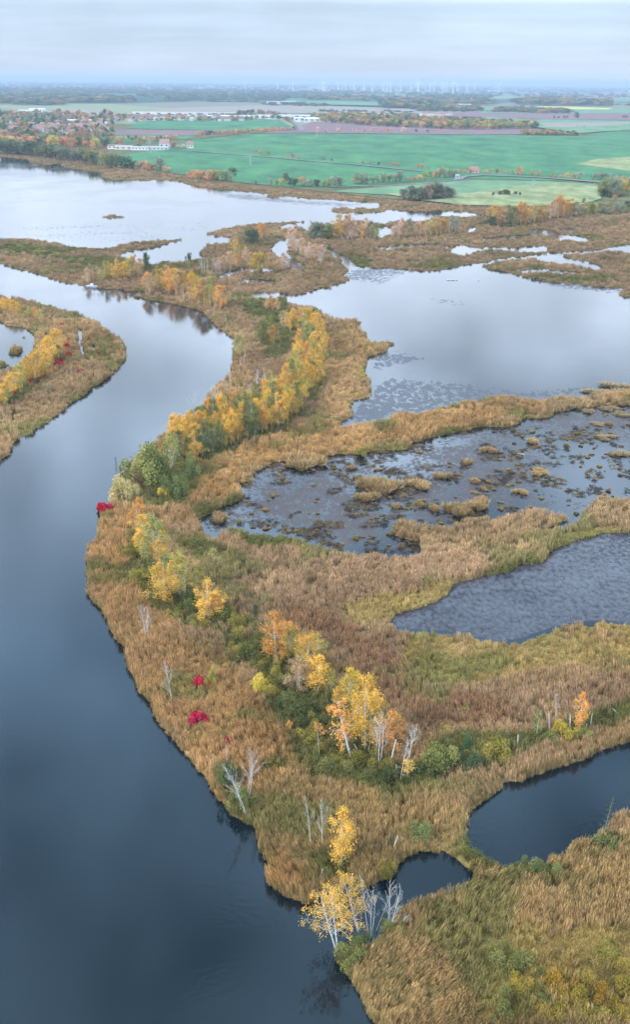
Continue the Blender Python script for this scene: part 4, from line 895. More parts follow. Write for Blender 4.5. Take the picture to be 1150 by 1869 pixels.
for a, b, h, q in [(530,606,44,GOLD),(545,604,44,ORANGE),(560,604,42,GOLD),(520,600,34,TAN),(575,612,42,GOLD),(497,568,28,ORANGE*.9),(488,566,24,TAN),(505,570,26,TAN)]:
    T('birch', a, b, h, q, 'golden orange birch at the far end of the long row', 'birches at the far end of the long row', w=1.1)

# --- mid distance rows
def row(spec, label, group, kinds=('birch',), cat=None):
    for (a, b, h, q) in spec: T(rr.choice(kinds), a + rr.uniform(-1.5, 1.5), b + rr.uniform(-1, 1), h * rr.uniform(.9, 1.1), q, label, group, w=rr.uniform(1.15, 1.5), cat=cat)
row([(160,517,30,TAN),(192,512,34,YOLIVE),(205,508,30,YOLIVE*.9),(215,512,36,GOLD*.9),(228,512,34,GOLD*.85),(236,506,38,YOLIVE),(245,506,42,ORANGE*.9),(252,508,40,TAN),(186,515,22,YOLIVE)], 'yellowing birch in the first clump along the far river bank by the boat', 'birches in the clump by the boat')
T('round', 267, 497, 34, DGREEN * 1.2, 'dark green tree behind the clump of birches by the boat', w=.7)
row([(268,533,38,ORANGE*.9),(275,536,36,TAN),(287,530,34,YOLIVE),(298,532,44,GOLD*.85),(310,536,50,ORANGE),(320,538,50,GOLD*.9),(330,540,46,TAN),(338,536,42,GOLD),(350,538,38,GOLD*.9),(362,558,46,GOLD*.85),(373,560,46,TAN*.9),(383,560,42,YOLIVE),(344,552,30,TAN),(356,530,34,GOLD),(385,528,30,YOLIVE*.8),(305,520,34,TAN)], 'birch in the second clump along the far river bank, above its reflections', 'birches in the second bank clump')
T('birch', 401, 564, 46, ORANGE * 1.08, 'bright orange birch at the right end of the second bank clump', w=1.15); T('birch', 412, 562, 38, TAN, 'thin tan birch right of the bright orange one on the bank')
for a, b, h in [(157,515,28),(170,513,28),(182,512,26),(392,577,32),(335,552,28),(272,540,26),(368,500,28),(373,501,30),(379,500,30),(386,501,30),(394,500,28),(402,500,26)]:
    T('bare', a, b, h, None, 'white bare birch stem among the clumps on the far river bank', 'bare stems on the far river bank')
row([(400,498,30,PINKB),(410,496,32,TAN),(420,495,34,TAN),(430,490,30,ORANGE*.8),(427,460,28,GOLD),(438,474,30,YOLIVE*.9),(450,478,28,TAN),(460,500,36,GOLD*.85),(470,500,40,YOLIVE),(480,498,40,GOLD*.8),(492,500,38,TAN),(503,498,36,TAN),(515,490,30,TAN),(520,494,28,PINKB)], 'tan to golden birch in the clump left of the reflecting creek', 'birches left of the creek')
row([(456,444,24,DGREEN*1.3),(463,442,24,DGREEN*1.2)], 'dark green alder beside orange birches on the far spit', 'dark alders on the far spit', ('round',))
row([(470,440,26,ORANGE*.85),(478,437,28,ORANGE*.9),(486,436,26,TAN)], 'orange birch on the far spit beside dark alders', 'orange birches on the far spit')
row([(532,458,40,PINKB),(540,462,38,TAN),(548,468,34,PINKB),(556,472,36,TAN),(565,476,34,PINKB),(575,479,34,TAN),(584,480,32,PINKB),(590,478,28,TAN)], 'pinkish tan birch in the row right of the reflecting creek', 'pinkish birches right of the creek')
row([(574,436,28,OLIVE),(582,437,30,GREYG),(592,437,26,OLIVE),(602,436,28,GREYG)], 'grey olive tree at the left end of the far birch row between the lakes', 'olive trees left of the far birch row', ('round',))
row([(616,436,34,TAN),(624,437,42,GOLD*.8),(634,437,44,TAN),(642,437,38,PINKB),(650,436,34,TAN),(660,437,26,GOLD),(670,436,40,TAN),(676,436,36,GREYG),(684,437,30,OLIVE),(716,435,22,PINKB),(728,434,34,PINKB),(738,434,34,TAN),(748,434,32,GREYG),(757,434,30,TAN),(767,433,28,TAN),(777,432,32,TAN),(786,431,34,YOLIVE),(797,430,34,TAN),(806,429,34,GOLD*.75),(813,428,32,ORANGE*.7),(822,425,30,GREYG),(830,424,26,GREYG)], 'tan birch in the far row between the lakes', 'birches in the far row between the lakes')
row([(893,412,34,TAN),(900,412,38,GOLD*.85),(907,412,32,ORANGE*.85),(914,412,34,TAN),(921,411,32,OLIVE),(929,411,34,OLIVE),(937,411,38,OLIVE),(945,410,40,ORANGE*.85),(952,410,42,ORANGE*.9),(959,409,40,GOLD*.85),(967,408,36,TAN),(976,406,36,YOLIVE),(984,405,32,GOLD*.8),(992,404,28,ORANGE*.8)], 'orange tan birch in the left clump before the pale meadow', 'birches in the left clump before the meadow')
row([(1004,400,34,TAN),(1012,399,40,TAN*.95),(1020,398,40,ORANGE*.9),(1030,397,36,ORANGE*.95),(1038,396,34,GOLD*.9),(1046,396,32,GOLD*.9),(1052,395,28,GREYG)], 'orange tan birch in the right clump before the pale meadow', 'birches in the right clump before the meadow')
row([(888,410,24,DGREEN*1.2),(896,414,20,DGREEN),(1078,392,18,OLIVE),(1084,391,18,YOLIVE),(1100,390,12,GREYG),(1112,392,12,GREYG),(1126,384,14,GREYG),(1138,388,14,GREYG),(1066,372,10,OLIVE),(1145,378,12,DGREEN)], 'olive green scrub tree in the marsh at the right below the road', 'scrub trees right of the birch clumps', ('round',))
row([(738,364,20,GREYG*.8),(748,365,24,GREYG*.75),(758,366,26,GREYG*.7),(768,366,26,GREYG*.75),(778,366,26,PINKB*.55),(788,365,28,GREYG*.75),(797,365,26,GREYG*.7),(806,364,24,GREYG*.75),(816,362,22,GREYG*.8),(824,361,16,OLIVE)], 'grey brown tree in the round copse before the green fields', 'trees of the grey copse', ('round',))
row([(902,357,7,DGREEN*.9),(912,357,8,DGREEN*.9),(922,357,10,DGREEN*.9),(930,357,9,DGREEN*.9),(940,357,7,DGREEN*.9),(948,357,6,DGREEN*.9)], 'low dark shrub of the thin hedge lying in the pale meadow', 'shrubs of the hedge in the meadow', ('round',))
row([(1102,354,22,OLIVE),(1110,358,32,OLIVE*1.05),(1118,360,34,GREYG),(1126,357,34,YOLIVE),(1134,356,28,GOLD*.8),(1098,360,16,DGREEN),(1114,362,12,DGREEN*.9),(1142,352,18,DGREEN),(1122,364,10,ORANGE*.8)], 'mixed green and gold tree in the big group beside the road at the right edge', 'trees of the big roadside group', ('round',))
# left island
row([(108,640,44,GOLD),(100,650,50,GOLD*.95),(94,660,52,GOLD*1.05),(88,668,50,GOLD),(80,676,42,GOLD*.95),(72,690,46,GOLD),(64,694,50,GOLD*1.05),(54,698,46,GOLD*.95),(46,702,44,GOLD),(38,706,40,YOLIVE*1.1),(28,716,44,GOLD),(18,726,44,GOLD*.95),(8,736,44,GOLD),(0,742,44,GOLD),(106,660,30,OLIVE),(84,688,34,GOLD),(42,712,34,YOLIVE),(12,742,30,YOLIVE)], 'golden birch in the slanting row on the island at the left edge', 'golden birches on the left island')
row([(3,566,24,GOLD),(11,570,26,GOLD),(20,573,28,GOLD),(28,576,28,GOLD*.95),(35,579,26,GOLD),(50,583,22,YOLIVE*.9),(44,580,18,OLIVE),(64,584,22,ORANGE),(72,588,20,YOLIVE),(0,560,24,TAN)], 'small golden birch along the upper edge of the island at the left', 'small birches on the upper edge of the left island')
for i, (a, b, w, h) in enumerate([(113,598,9,9),(124,623,9,7),(121,640,11,14),(124,650,9,9),(105,672,15,14),(92,681,10,10),(178,648,12,7),(24,724,11,11),(55,700,9,10),(112,662,12,10),(72,696,10,8),(83,692,8,8),(33,548,8,6)]):
    S(a, b, w, h, REDC * rr.uniform(.8, 1.15), 'red spindle bush along the golden birches of the left island', 'red bushes on the left island', kind='spindle')
S(145, 684, 18, 11, REDC * np.array([.6, 2, 1.4]), 'dull pink bush on the open part of the left island', kind='spindle'); S(14, 732, 16, 15, MGREEN * .8, 'round green bush at the near end of the left island row')
S(86, 716, 20, 14, GREYG * .8, 'grey green bush in the reeds of the left island, larger of two'); S(70, 712, 12, 9, OLIVE, 'small olive bush left of the grey green one on the left island')
for (a, b, w, h, q) in [(40,452,30,7,OLIVE),(75,462,26,7,OLIVE),(100,470,26,7,OLIVE*.9),(135,480,22,8,OLIVE),(20,448,26,7,OLIVE*.8),(300,482,16,7,MGREEN),(345,478,10,14,DGREEN),(420,554,26,10,OLIVE*.8),(455,560,24,9,MGREEN*.8),(500,590,22,12,OLIVE),(520,575,18,12,OLIVE),(430,545,20,8,MGREEN),(475,552,20,8,OLIVE),(390,505,20,8,OLIVE),(430,540,16,7,MGREEN),(610,690,10,5,OLIVE),(585,660,12,7,OLIVE),(640,600,14,9,OLIVE),(655,610,10,6,OLIVE),(1000,394,20,8,DGREEN),(930,416,20,7,DGREEN)]:
    S(a, b, w, h, q, 'low olive green bush in the pink brown reeds of the upper marsh', 'low bushes in the upper marsh')
# ------------------------------------------------------------------ tussocks standing in the mud
def tussock(seed):
    rnd = random.Random(seed); b = MB()
    lob = [(rnd.gauss(0, .38), rnd.gauss(0, .38), rnd.uniform(.3, .6), rnd.uniform(.65, 1.1)) for _ in range(7)]
    for _ in range(1300):
        lx, ly, lr_, lh = rnd.choice(lob); a = rnd.uniform(0, 6.28); r = math.sqrt(rnd.random()); p = Vector((lx + lr_ * r * math.cos(a), ly + lr_ * r * math.sin(a), 0)); out_ = Vector((math.cos(a), math.sin(a), 0)) * r * .35 + Vector((rnd.gauss(0, .12), rnd.gauss(0, .12), 0))
        hh = lh * (1.0 - .3 * r * r) * rnd.uniform(.6, 1.15); w = Vector((rnd.gauss(0, 1), rnd.gauss(0, 1), 0)).normalized() * .028; tt = rnd.random()
        m = p + out_ * .5 + Vector((0, 0, hh * .6)); tp = p + out_ * 1.1 + Vector((0, 0, hh)); b.quad(p * .92 - w, p * .92 + w, m + w, m - w, tt * .7); b.tri(m - w, m + w, tp, tt)
    return b.obj('reed_tussock', M_TUSS)
TU = [tussock(300), tussock(301)]; tu_n = 0
C_TU = lin((172,146,104)) * 1.05
def tuss(x, yb, w, h, label, group=None, q=C_TU):
    global tu_n
    o = TU[tu_n] if tu_n < 2 else TU[tu_n % 2].copy()
    if tu_n >= 2: link(o)
    tu_n += 1; P = up(x, yb, 0.0); rr_ = w * mpx(P) / 2; o.location = P; o.scale = (rr_, rr_ * 1.1, max(.25, hgt(P, h) * .8)); o.rotation_euler = (0, 0, rr.uniform(0, 6)); o.color = (*(np.array(q) * rr.uniform(.85, 1.15)), 1)
    tag(o, label, 'tussock', group)
for a in [(672,890,34,26,'left half of the widest reed clump standing in the mud lake'),(700,892,44,24,'right half of the widest reed clump standing in the mud lake'),(671,911,34,17,'low reed clump below the widest one in the mud lake'),(761,889,34,14,'reed clump right of the widest one in the mud lake'),
    (870,926,38,22,'largest dome shaped tussock before the long reed island'),(832,936,36,20,'dome tussock left of the largest one before the long reed island'),(795,931,17,14,'small tussock left of the two domes before the long reed island'),(892,826,19,13,'olive tussock below the upper reed spit in the mud lake'),
    (802,871,16,12,'tussock in the middle of the mud lake, left of a slightly yellower one'),(817,873,11,14,'narrow yellow tussock in the middle of the mud lake'),(855,847,14,13,'lone tussock in the centre of the mud lake'),(868,881,12,11,'small tussock above the largest dome'),(984,863,30,6,'flat yellow mat of sedge at the centre right of the mud lake'),
    (950,901,20,9,'flat tussock right of the largest dome'),(974,808,20,10,'tussock near the upper reed spit, to the right'),(722,927,11,12,'small tussock left of the long reed island'),(400,950,26,18,'yellow green clump at the left inlet of the mud lake'),(556,846,52,20,'reed clump projecting into the mud lake at its upper left'),
    (1012,955,1,1,None),(690,858,12,5,'small tussock above the widest reed clump'),(640,855,12,8,'small dark tussock by the dead sticks in the mud lake'),(1080,942,24,16,'round reed clump at the mud lake right shore, lowest'),(1110,925,40,18,'round reed clump at the mud lake right shore, middle'),(1075,950,12,9,'small clump before the round ones at the right shore')]:
    if a[4]: tuss(*a)
for i in range(120):
    while True:
        a, b = rr.uniform(440, 1150), rr.uniform(770, 1000)
        if samp(water, [a], [b])[0] > .9 and inside(MUDLAKE, a, b) and vnoise(np.array([a]), np.array([b * 1.8]), 45, 61)[0] > .52: break
    w = rr.uniform(4, 8) * (1.6 if rr.random() < .12 else 1); tuss(a, b, w, w * rr.uniform(.35, .8), 'small sedge tuft rising from the dark mud of the shallow lake', 'small tufts in the mud lake', rr.choice([C_TU, C_TU * .8, C_YG, C_TU * np.array([1.1, .9, .7]), C_YG * .7]))
for (a, b, w, h) in [(1130,712,60,7),(1090,718,40,6),(1060,735,44,6),(1120,728,50,6),(1148,740,30,6),(1110,745,34,5),(1040,742,30,8),(1075,752,22,5),(1140,757,26,5),(1135,830,30,6),(1110,800,26,5),(1090,775,20,4),(870,860,1,1)]:
    if w > 2: tuss(a, b, w, h, 'straw coloured sedge mat at the upper right corner of the mud lake', 'sedge mats at the right of the mud lake', lin((168,150,116)) * .85)
# dead sticks and weed stubs in the mud: nobody could count them
a, b = RNG.uniform(380, 1180, 14000), RNG.uniform(745, 1010, 14000); k = np.array([inside(MUDLAKE, p, q) for p, q in zip(a, b)]) & (samp(water, a, b) > .9) & (vnoise(a, b * 2.2, 34, 31, 4) > .54)
a, b = a[k], b[k]; P = unproj(a, b, 0.0); n = len(a); s = RNG.uniform(.5, 1.9, n)
scatter('dead_stems', P, np.where(RNG.random(n) < .6, 2, 6), np.stack([RNG.normal(0, .2, n), RNG.normal(0, .2, n), RNG.uniform(0, 6, n)], 1), np.stack([s, s, RNG.uniform(.1, .45, n)], 1), np.where(RNG.random((n, 1)) < .55, lin((78,70,62))[None], lin((126,108,74))[None]) * RNG.uniform(.6, 1.3, (n, 1)), 'dark dead stems and weed stubs poking out of the mud lake', 'dead stems')

# ------------------------------------------------------------------ things on and by the river
white = plain('white_paint', (.52, .54, .56), .4); cream = plain('cream_wall', (.62, .58, .5), .8, .08, .4); redp = plain('red_paint', (.5, .06, .04), .5); dark = plain('dark_glass', (.03, .04, .05), .15)
roofs = [plain('red_tile', (.27, .16, .14), .8, .15, 1), plain('brown_tile', (.2, .12, .09), .8, .15, 1), plain('grey_roof', (.33, .34, .36), .7, .1, 1)]; steel = plain('galvanised_steel', (.42, .44, .46), .5); grey_w = plain('pale_metal_sheet', (.66, .68, .7), .5, .06, .2)
def boxm(b, x0, x1, y0, y1, z0, z1):
    i = len(b.v); b.v += [Vector(q) for q in ((x0,y0,z0),(x1,y0,z0),(x1,y1,z0),(x0,y1,z0),(x0,y0,z1),(x1,y0,z1),(x1,y1,z1),(x0,y1,z1))]; b.t += [.5] * 8
    b.f += [tuple(i + j for j in f) for f in ((0,3,2,1),(4,5,6,7),(0,1,5,4),(1,2,6,5),(2,3,7,6),(3,0,4,7))]
def simple(name, fn, mat, parent):
    b = MB(); fn(b); return mesh_obj(name, b.v, b.f, mat, parent)
bt = empty('motor_boat', up(168, 524, 0.0))
def hull(b):
    secs = [(-3.6, 1.15, .0), (-1.5, 1.3, 0), (1.2, 1.2, .05), (2.8, .75, .2), (3.9, .06, .45)]
    for x, w, z in secs:
        b.v += [Vector((x, -w, .85 + z * .4)), Vector((x, -w * .75, -.1)), Vector((x, 0, -.3)), Vector((x, w * .75, -.1)), Vector((x, w, .85 + z * .4))]
    for i in range(4):
        for j in range(4): b.f.append((5*i+j, 5*i+j+1, 5*i+j+6, 5*i+j+5))
        b.f.append((5*i+4, 5*i, 5*i+5, 5*i+9))
    b.f.append((0, 4, 3, 2, 1))
simple('hull', hull, white, bt)
def cab(b):
    b.v += [Vector(q) for q in ((-1.2,-.85,.86),(1.6,-.75,.9),(1.6,.75,.9),(-1.2,.85,.86),(-.9,-.7,1.9),(.7,-.62,1.85),(.7,.62,1.85),(-.9,.7,1.9))]; b.f += [(4,5,6,7),(0,1,5,4),(2,3,7,6),(3,0,4,7)]
simple('cabin', cab, white, bt); simple('windscreen', lambda b: (b.v.extend([Vector((1.6,-.75,.92)), Vector((1.6,.75,.92)), Vector((.72,.62,1.83)), Vector((.72,-.62,1.83))]), b.f.append((0,1,2,3))), dark, bt)
simple('outboard_motor', lambda b: boxm(b, -4.0, -3.62, -.2, .2, -.1, 1.25), dark, bt)
bt.rotation_euler = (0, 0, R(-15)); bt.scale = (.95,) * 3; tag(bt, 'small white motor boat moored under the trees on the far river bank', 'boat')
pk_ = empty('marker_post', up(412, 590, .2)); simple('post', lambda b: boxm(b, -.12, .12, -.12, .12, 0, 3.6), white, pk_); simple('board', lambda b: boxm(b, -.25, .25, -.16, -.12, 2.7, 3.5), redp, pk_)
tag(pk_, 'thin white marker post on the reedy bank at the river narrows', 'marker post')
def swan():
    b = MB(); b.tube([Vector(q) for q in ((-.75,0,.35),(-.55,0,.25),(-.2,0,.2),(.25,0,.2),(.5,0,.3),(.62,0,.55),(.6,0,.85),(.66,0,1.0),(.82,0,.98),(.98,0,.93))], [.03,.16,.3,.27,.14,.07,.055,.08,.05,.015], 8)
    return mesh_obj('swan', b.v, b.f, white)
SWN = swan()
for i, (x, y) in enumerate([(817,511),(821,511.5),(826,511),(829,511.6),(834,511.2),(874,512)]):
    o = SWN if i == 0 else SWN.copy()
    if i: link(o)
    o.location = up(x, y, 0); o.rotation_euler = (0, 0, rr.uniform(0, 6)); tag(o, 'white swan floating on the upper part of the big right lagoon', 'swan', 'swans on the lagoon')
# sunken trunk with its branches at the bend
b = MB(); A, B = up(238, 861, .25), up(272, 820, .5); pts = [A.lerp(B, i / 7) + Vector((-math.sin(i / 7 * 3.14) * 2.2, 0, .15)) for i in range(8)]; b.tube(pts, [.12, .18, .22, .26, .3, .32, .34, .36], 7)
for i in range(26):
    p = pts[rr.randrange(7)]; lp, lr = limb(rr, p, Vector((rr.gauss(0, 1), rr.gauss(0, 1), .5)), rr.uniform(.8, 2.6), .06, 3, -.05); b.tube(lp, [max(q, .02) for q in lr], 4)
tag(mesh_obj('fallen_tree', b.v, b.f, M_BROWN), 'dark fallen trunk lying curved in the river beside the olive willows', 'fallen tree')
for (p, q, lb) in [((425,783),(450,776),'weathered log lying at the near foot of the long golden row'),((640,1318),(655,1310),'pale fallen log between the golden birches of the lower group'),((958,830),(944,827),'dark log stranded on the mud lake')]:
    b = MB(); A, B = up(*p, .5), up(*q, .8); b.tube([A, A.lerp(B, .5), B], [.2, .18, .1], 7)
    for i in range(3): lp, lr = limb(rr, A.lerp(B, rr.uniform(.4, .9)), Vector((rr.gauss(0, 1), rr.gauss(0, 1), 1)), 1.4, .06, 3); b.tube(lp, [max(z, .02) for z in lr], 4)
    tag(mesh_obj('fallen_log', b.v, b.f, M_GREY), lb, 'log')

# ------------------------------------------------------------------ far side: farms, town, pylons, turbines
def gable(b, w, d, h, rh, ov=.4):
    w2, d2 = w / 2 + ov, d / 2 + ov; i = len(b.v)
    b.v += [Vector(q) for q in ((-w2,-d2,h-.15),(w2,-d2,h-.15),(w2,d2,h-.15),(-w2,d2,h-.15),(-w2,0,h+rh),(w2,0,h+rh))]; b.f += [(i,i+1,i+5,i+4),(i+2,i+3,i+4,i+5),(i+1,i+2,i+5),(i+3,i,i+4),(i,i+3,i+2,i+1)]
def building(x, yb, w, d, h, rh, wall, roof, label, group=None, rot=0.0, name='house', cat='house', win=3):
    e_ = empty(name, up(x, yb, 1.2)); simple('wall', lambda b: boxm(b, -w/2, w/2, -d/2, d/2, -2.5, h), wall, e_); simple('roof', lambda b: gable(b, w, d, h, rh), roof, e_)
    for i in range(win):
        cx = -w/2 + w * (i + .5) / win; simple('window', lambda b: boxm(b, cx - w/win*.18, cx + w/win*.18, -d/2 - .06, -d/2 - .003, h * .35, h * .75), dark, e_)
    e_.rotation_euler = (0, 0, rot); return tag(e_, label, cat, group)
building(226, 272, 26, 12, 3.5, 2, cream, roofs[2], 'white farm building left of the long shed by the green field'); building(209, 271, 20, 12, 4, 2.5, grey_w, roofs[1], 'cream farm building at the left end of the farmyard')
building(256, 273, 26, 14, 3.5, 1.5, grey_w, roofs[2], 'long pale farm shed left of the pylon', name='farm_shed', cat='shed', win=5); building(286, 273, 36, 14, 3.5, 1.5, white, roofs[2], 'long white farm shed right of the pylon', name='farm_shed', cat='shed', win=6)
building(301, 271, 15, 22, 8, 6, white, roofs[0], 'tall white farmhouse with red gable roof at the end of the farmyard', win=2); building(347, 270, 10, 9, 5, 5, cream, roofs[0], 'small red roofed house beside the road trees', win=2)
building(865, 315, 11, 8, 3.5, 3.5, white, roofs[0], 'white cottage with red roof among the roadside trees at the right', win=3); building(835, 325, 4, 3, 3, 1, white, roofs[2], 'little white hut at the road junction', name='hut', cat='hut', win=1)
for (x, y, w, h, lb) in [(300,210,190,11,'long white warehouse in the industrial strip, leftmost'),(328,213,120,9,'low pale warehouse between two long white ones'),(354,210,250,10,'longest white warehouse in the industrial strip'),(436,216,300,9,'long low white hall at the right of the industrial strip'),
    (475,214,110,9,'short white hall right of the long low hall'),(548,217,120,13,'tall white plant building beside the road bend'),(567,221,90,11,'white hall right of the tall plant building'),(585,222,90,10,'pale hall next to the white one by the plant'),(611,223,60,10,'small white hall farthest right of the plant'),
    (137,225,80,10,'white hall in the middle of the town'),(120,232,110,9,'pale flat hall in front of the white town hall'),(95,230,50,9,'small white hall in the left part of town'),(118,212,110,7,'pale greenhouse hall behind the town'),(68,205,50,14,'white building at the upper left of the town'),(48,207,45,12,'tall white block at the upper left edge of the town'),
    (518,189,160,12,'white hall on the far plain before the woods'),(842,193,90,9,'pale barn by the distant hedges on the right'),(916,167,500,16,'long pale hall near the horizon beneath a turbine')]:
    building(x, y, w, 22, h * .75, 1.2, white if rr.random() < .6 else grey_w, roofs[2] if rr.random() < .5 else grey_w, lb, name='warehouse', cat='warehouse', win=6)
def hproto(i):
    e_ = empty('house'); w, d, h, rh = [(12, 10, 5.5, 4.5), (16, 10, 5.5, 5), (10, 9, 4.5, 4.5)][i % 3]
    simple('wall', lambda b: boxm(b, -w/2, w/2, -d/2, d/2, -2, h), white if i < 4 else cream, e_); simple('roof', lambda b: gable(b, w, d, h, rh), roofs[0] if i % 2 == 0 else roofs[1 if i < 4 else 2], e_)
    simple('window', lambda b: [boxm(b, q - .7, q + .7, -d/2 - .05, -d/2 - .003, 1.5, 3.2) for q in (-w*.25, w*.25)], dark, e_); return e_
HP = [hproto(i) for i in range(6)]; hn = 0
def house(x, y, label, group, i=None, s=1.0):
    global hn
    k = hn if hn < 6 else rr.randrange(6)
    o = HP[hn] if hn < 6 else copy_tree(HP[k if i is None else i]); hn += 1
    o.location = up(x, y, 1.2); o.rotation_euler = (0, 0, rr.choice([0, 1.57, .3, -.4]) + rr.uniform(-.1, .1)); o.scale = (s, s, s); tag(o, label, 'house', group)
for i in range(26): house(72 + i * 3.9 + rr.uniform(-1, 1), 238 + rr.uniform(-3, 3) - i * .06, 'white house with steep red roof in the row at the centre of town', 'red roofed houses in the town row', i=rr.choice([0, 2, 4]), s=1.25)
for i in range(60): house(rr.uniform(0, 200), rr.uniform(214, 250) , 'small house scattered among the trees of the town on the left', 'houses among the town trees', s=1.15)
for i in range(60): house(rr.uniform(205, 460), rr.uniform(214, 221) , 'small house in the long garden colony behind the green field', 'houses of the garden colony', s=1.0)
for i, x in enumerate([770,778,786,795,803,808,820,690,700]): house(x, 211 + rr.uniform(-1, 1), 'white house of the hamlet beyond the brown field', 'houses of the far hamlet', s=1.2)

def strut(b, p, q, r): b.tube([Vector(p), Vector(q)], [r, r], 4)
def pylon(H=30):
    e_ = empty('power_pylon'); b = MB(); c = [(-3, -3), (3, -3), (3, 3), (-3, 3)]; lv = [0, .2, .38, .54, .68, .8, .9, 1.0]
    P_ = [[Vector((x * (1 - f * .88), y * (1 - f * .88), f * H)) for x, y in c] for f in lv]
    for i in range(7):
        for j in range(4): strut(b, P_[i][j], P_[i+1][j], .16); strut(b, P_[i][j], P_[i+1][(j+1)%4], .09); strut(b, P_[i+1][j], P_[i+1][(j+1)%4], .09)
    mesh_obj('mast', b.v, b.f, steel, e_)
    for f, w in ((.7, 7), (.84, 9), (.96, 6)):
        b = MB(); z = f * H; strut(b, (-w, 0, z), (w, 0, z), .16); strut(b, (-w, 0, z), (0, 0, z + 1.6), .1); strut(b, (w, 0, z), (0, 0, z + 1.6), .1)
        for q in (-w, -w/2, w/2, w): strut(b, (q, 0, z), (q, 0, z - 1.4), .12)
        mesh_obj('cross_arm', b.v, b.f, steel, e_)
    return e_
PY = pylon()
for i, (x, yb, hp_, lb) in enumerate([(273,281,28,'lattice power pylon before the white farm sheds'),(457,303,22,'lattice power pylon standing in the lower green field'),(973,352,24,'faint power pylon in the pale meadow'),(1072,366,14,'short mast on the brown strip at the right of the meadow'),(578,250,14,'distant pylon at the edge of the ploughed field')]):
    o = PY if i == 0 else copy_tree(PY); o.location = up(x, yb, 1.2); s = hgt(o.location, hp_) / 30; o.scale = (s, s, s); o.rotation_euler = (0, 0, .5); tag(o, lb, 'power pylon')
bright = plain('turbine_white', (.86, .87, .88), .4)
def turbine():
    e_ = empty('wind_turbine'); b = MB(); b.tube([Vector((0,0,-3)), Vector((0,0,50)), Vector((0,0,100))], [4.6, 3.8, 2.9], 10); mesh_obj('tower', b.v, b.f, bright, e_)
    nac = simple('nacelle', lambda b: boxm(b, -2.2, 2.2, -5, 6, 98.5, 103), white, e_)
    for k in range(3):
        b = MB(); a = R(90 + 120 * k + 14); dx = Vector((math.cos(a), 0, math.sin(a))); nz = Vector((-math.sin(a), 0, math.cos(a))); c = Vector((0, -6.5, 101)); i0 = 0
        for r_, w_ in ((0, 1.2), (7, 2.6), (25, 1.6), (47, .5)):
            b.v += [c + dx*r_ - nz*w_, c + dx*r_ + Vector((0, .8, 0)), c + dx*r_ + nz*w_, c + dx*r_ - Vector((0, .5, 0))]
        for s_ in range(3):
            for j in range(4): b.f.append((4*s_+j, 4*s_+(j+1)%4, 4*s_+4+(j+1)%4, 4*s_+4+j))
        mesh_obj('blade', b.v, b.f, bright, e_)
    return e_
WT = turbine()
tx = [447,507,535,588,592,617,631,646,664,680,700,707,713,731,750,762,764,785,793,806,810,815,827,835,853,867,912]
for i, x in enumerate(tx):
    o = WT if i == 0 else copy_tree(WT); yb = (173 if x == 827 else 168 if x == 646 else 167) + (x - 575) * .002 + rr.uniform(-.6, .6)
    o.location = up(x, yb, 0); s = hgt(o.location, yb - 150.5) / 101; o.scale = (s, s, s); o.rotation_euler = (0, 0, rr.uniform(-.3, .3))
    for ch in o.children:
        pass
    lab = {447: 'leftmost white wind turbine on the horizon, standing apart', 507: 'second white wind turbine from the left on the horizon', 535: 'third white wind turbine from the left on the horizon', 912: 'rightmost white wind turbine on the horizon above a long hall', 827: 'nearest looking wind turbine of the farm, its tower reaching lowest'}.get(x)
    tag(o, lab or 'white wind turbine in the crowded middle of the farm on the horizon', 'wind turbine', None if lab else 'wind turbines of the middle of the farm')

# ------------------------------------------------------------------ trees of the fields: light crowns at their size
def fartree(seed, squash=1.0):
    rnd = random.Random(seed); e_ = empty('field_tree'); b = MB(); b.tube([Vector((0,0,-.5)), Vector((.1,0,4.5)), Vector((.3,.1,7))], [.3,.22,.1], 5); b.obj('trunk', M_BROWN, e_)
    cr = MB(); lob = [(Vector((rnd.gauss(0, 1.7), rnd.gauss(0, 1.7), rnd.uniform(1.6, 7.6) * squash)), rnd.uniform(1.3, 2.3), rnd.uniform(.15, .85)) for _ in range(12)]
    for i in range(700):
        c, r, tt = rnd.choice(lob); u = Vector((rnd.gauss(0, 1), rnd.gauss(0, 1), rnd.gauss(0, 1))).normalized() * r * rnd.uniform(.6, 1.1); q = c + u; q.z = max(q.z, .3); cr.leaf(q, .85, tt, rnd)
    cr.obj('crown', M_LEAF, e_); return e_
FT = [fartree(400 + i, [1, 1.1, .9, 1][i]) for i in range(4)]; ftn = 0
def F(x, yb, hp_, q, label, group):
    global ftn
    o = FT[ftn] if ftn < 4 else copy_tree(FT[ftn % 4]); ftn += 1
    o.location = up(x, yb, .9); s = hgt(o.location, hp_) / 9.4; wv = rr.uniform(.95, 1.3); o.scale = (s * wv, s * wv, s); o.rotation_euler = (0, 0, rr.uniform(0, 6)); set_color(o, np.array(q) * rr.uniform(.85, 1.15)); tag(o, label, 'tree', group)
OR2, GD2 = lin((192,140,100)) * 1.15, lin((196,158,104)) * 1.2
for x, y, h, q in [(345,324,11,OR2),(352,325,15,OR2),(359,326,16,YOLIVE),(366,327,16,OR2),(374,327,16,OR2),(382,328,18,OR2),(390,328,17,OR2),(398,329,20,OLIVE),(406,330,20,OLIVE),(413,330,18,GREYG),(421,328,10,OR2),(425,322,17,DGREEN)]: F(x, y, h, q, 'orange and olive tree of the short row between lake and green field', 'trees between lake and green field')
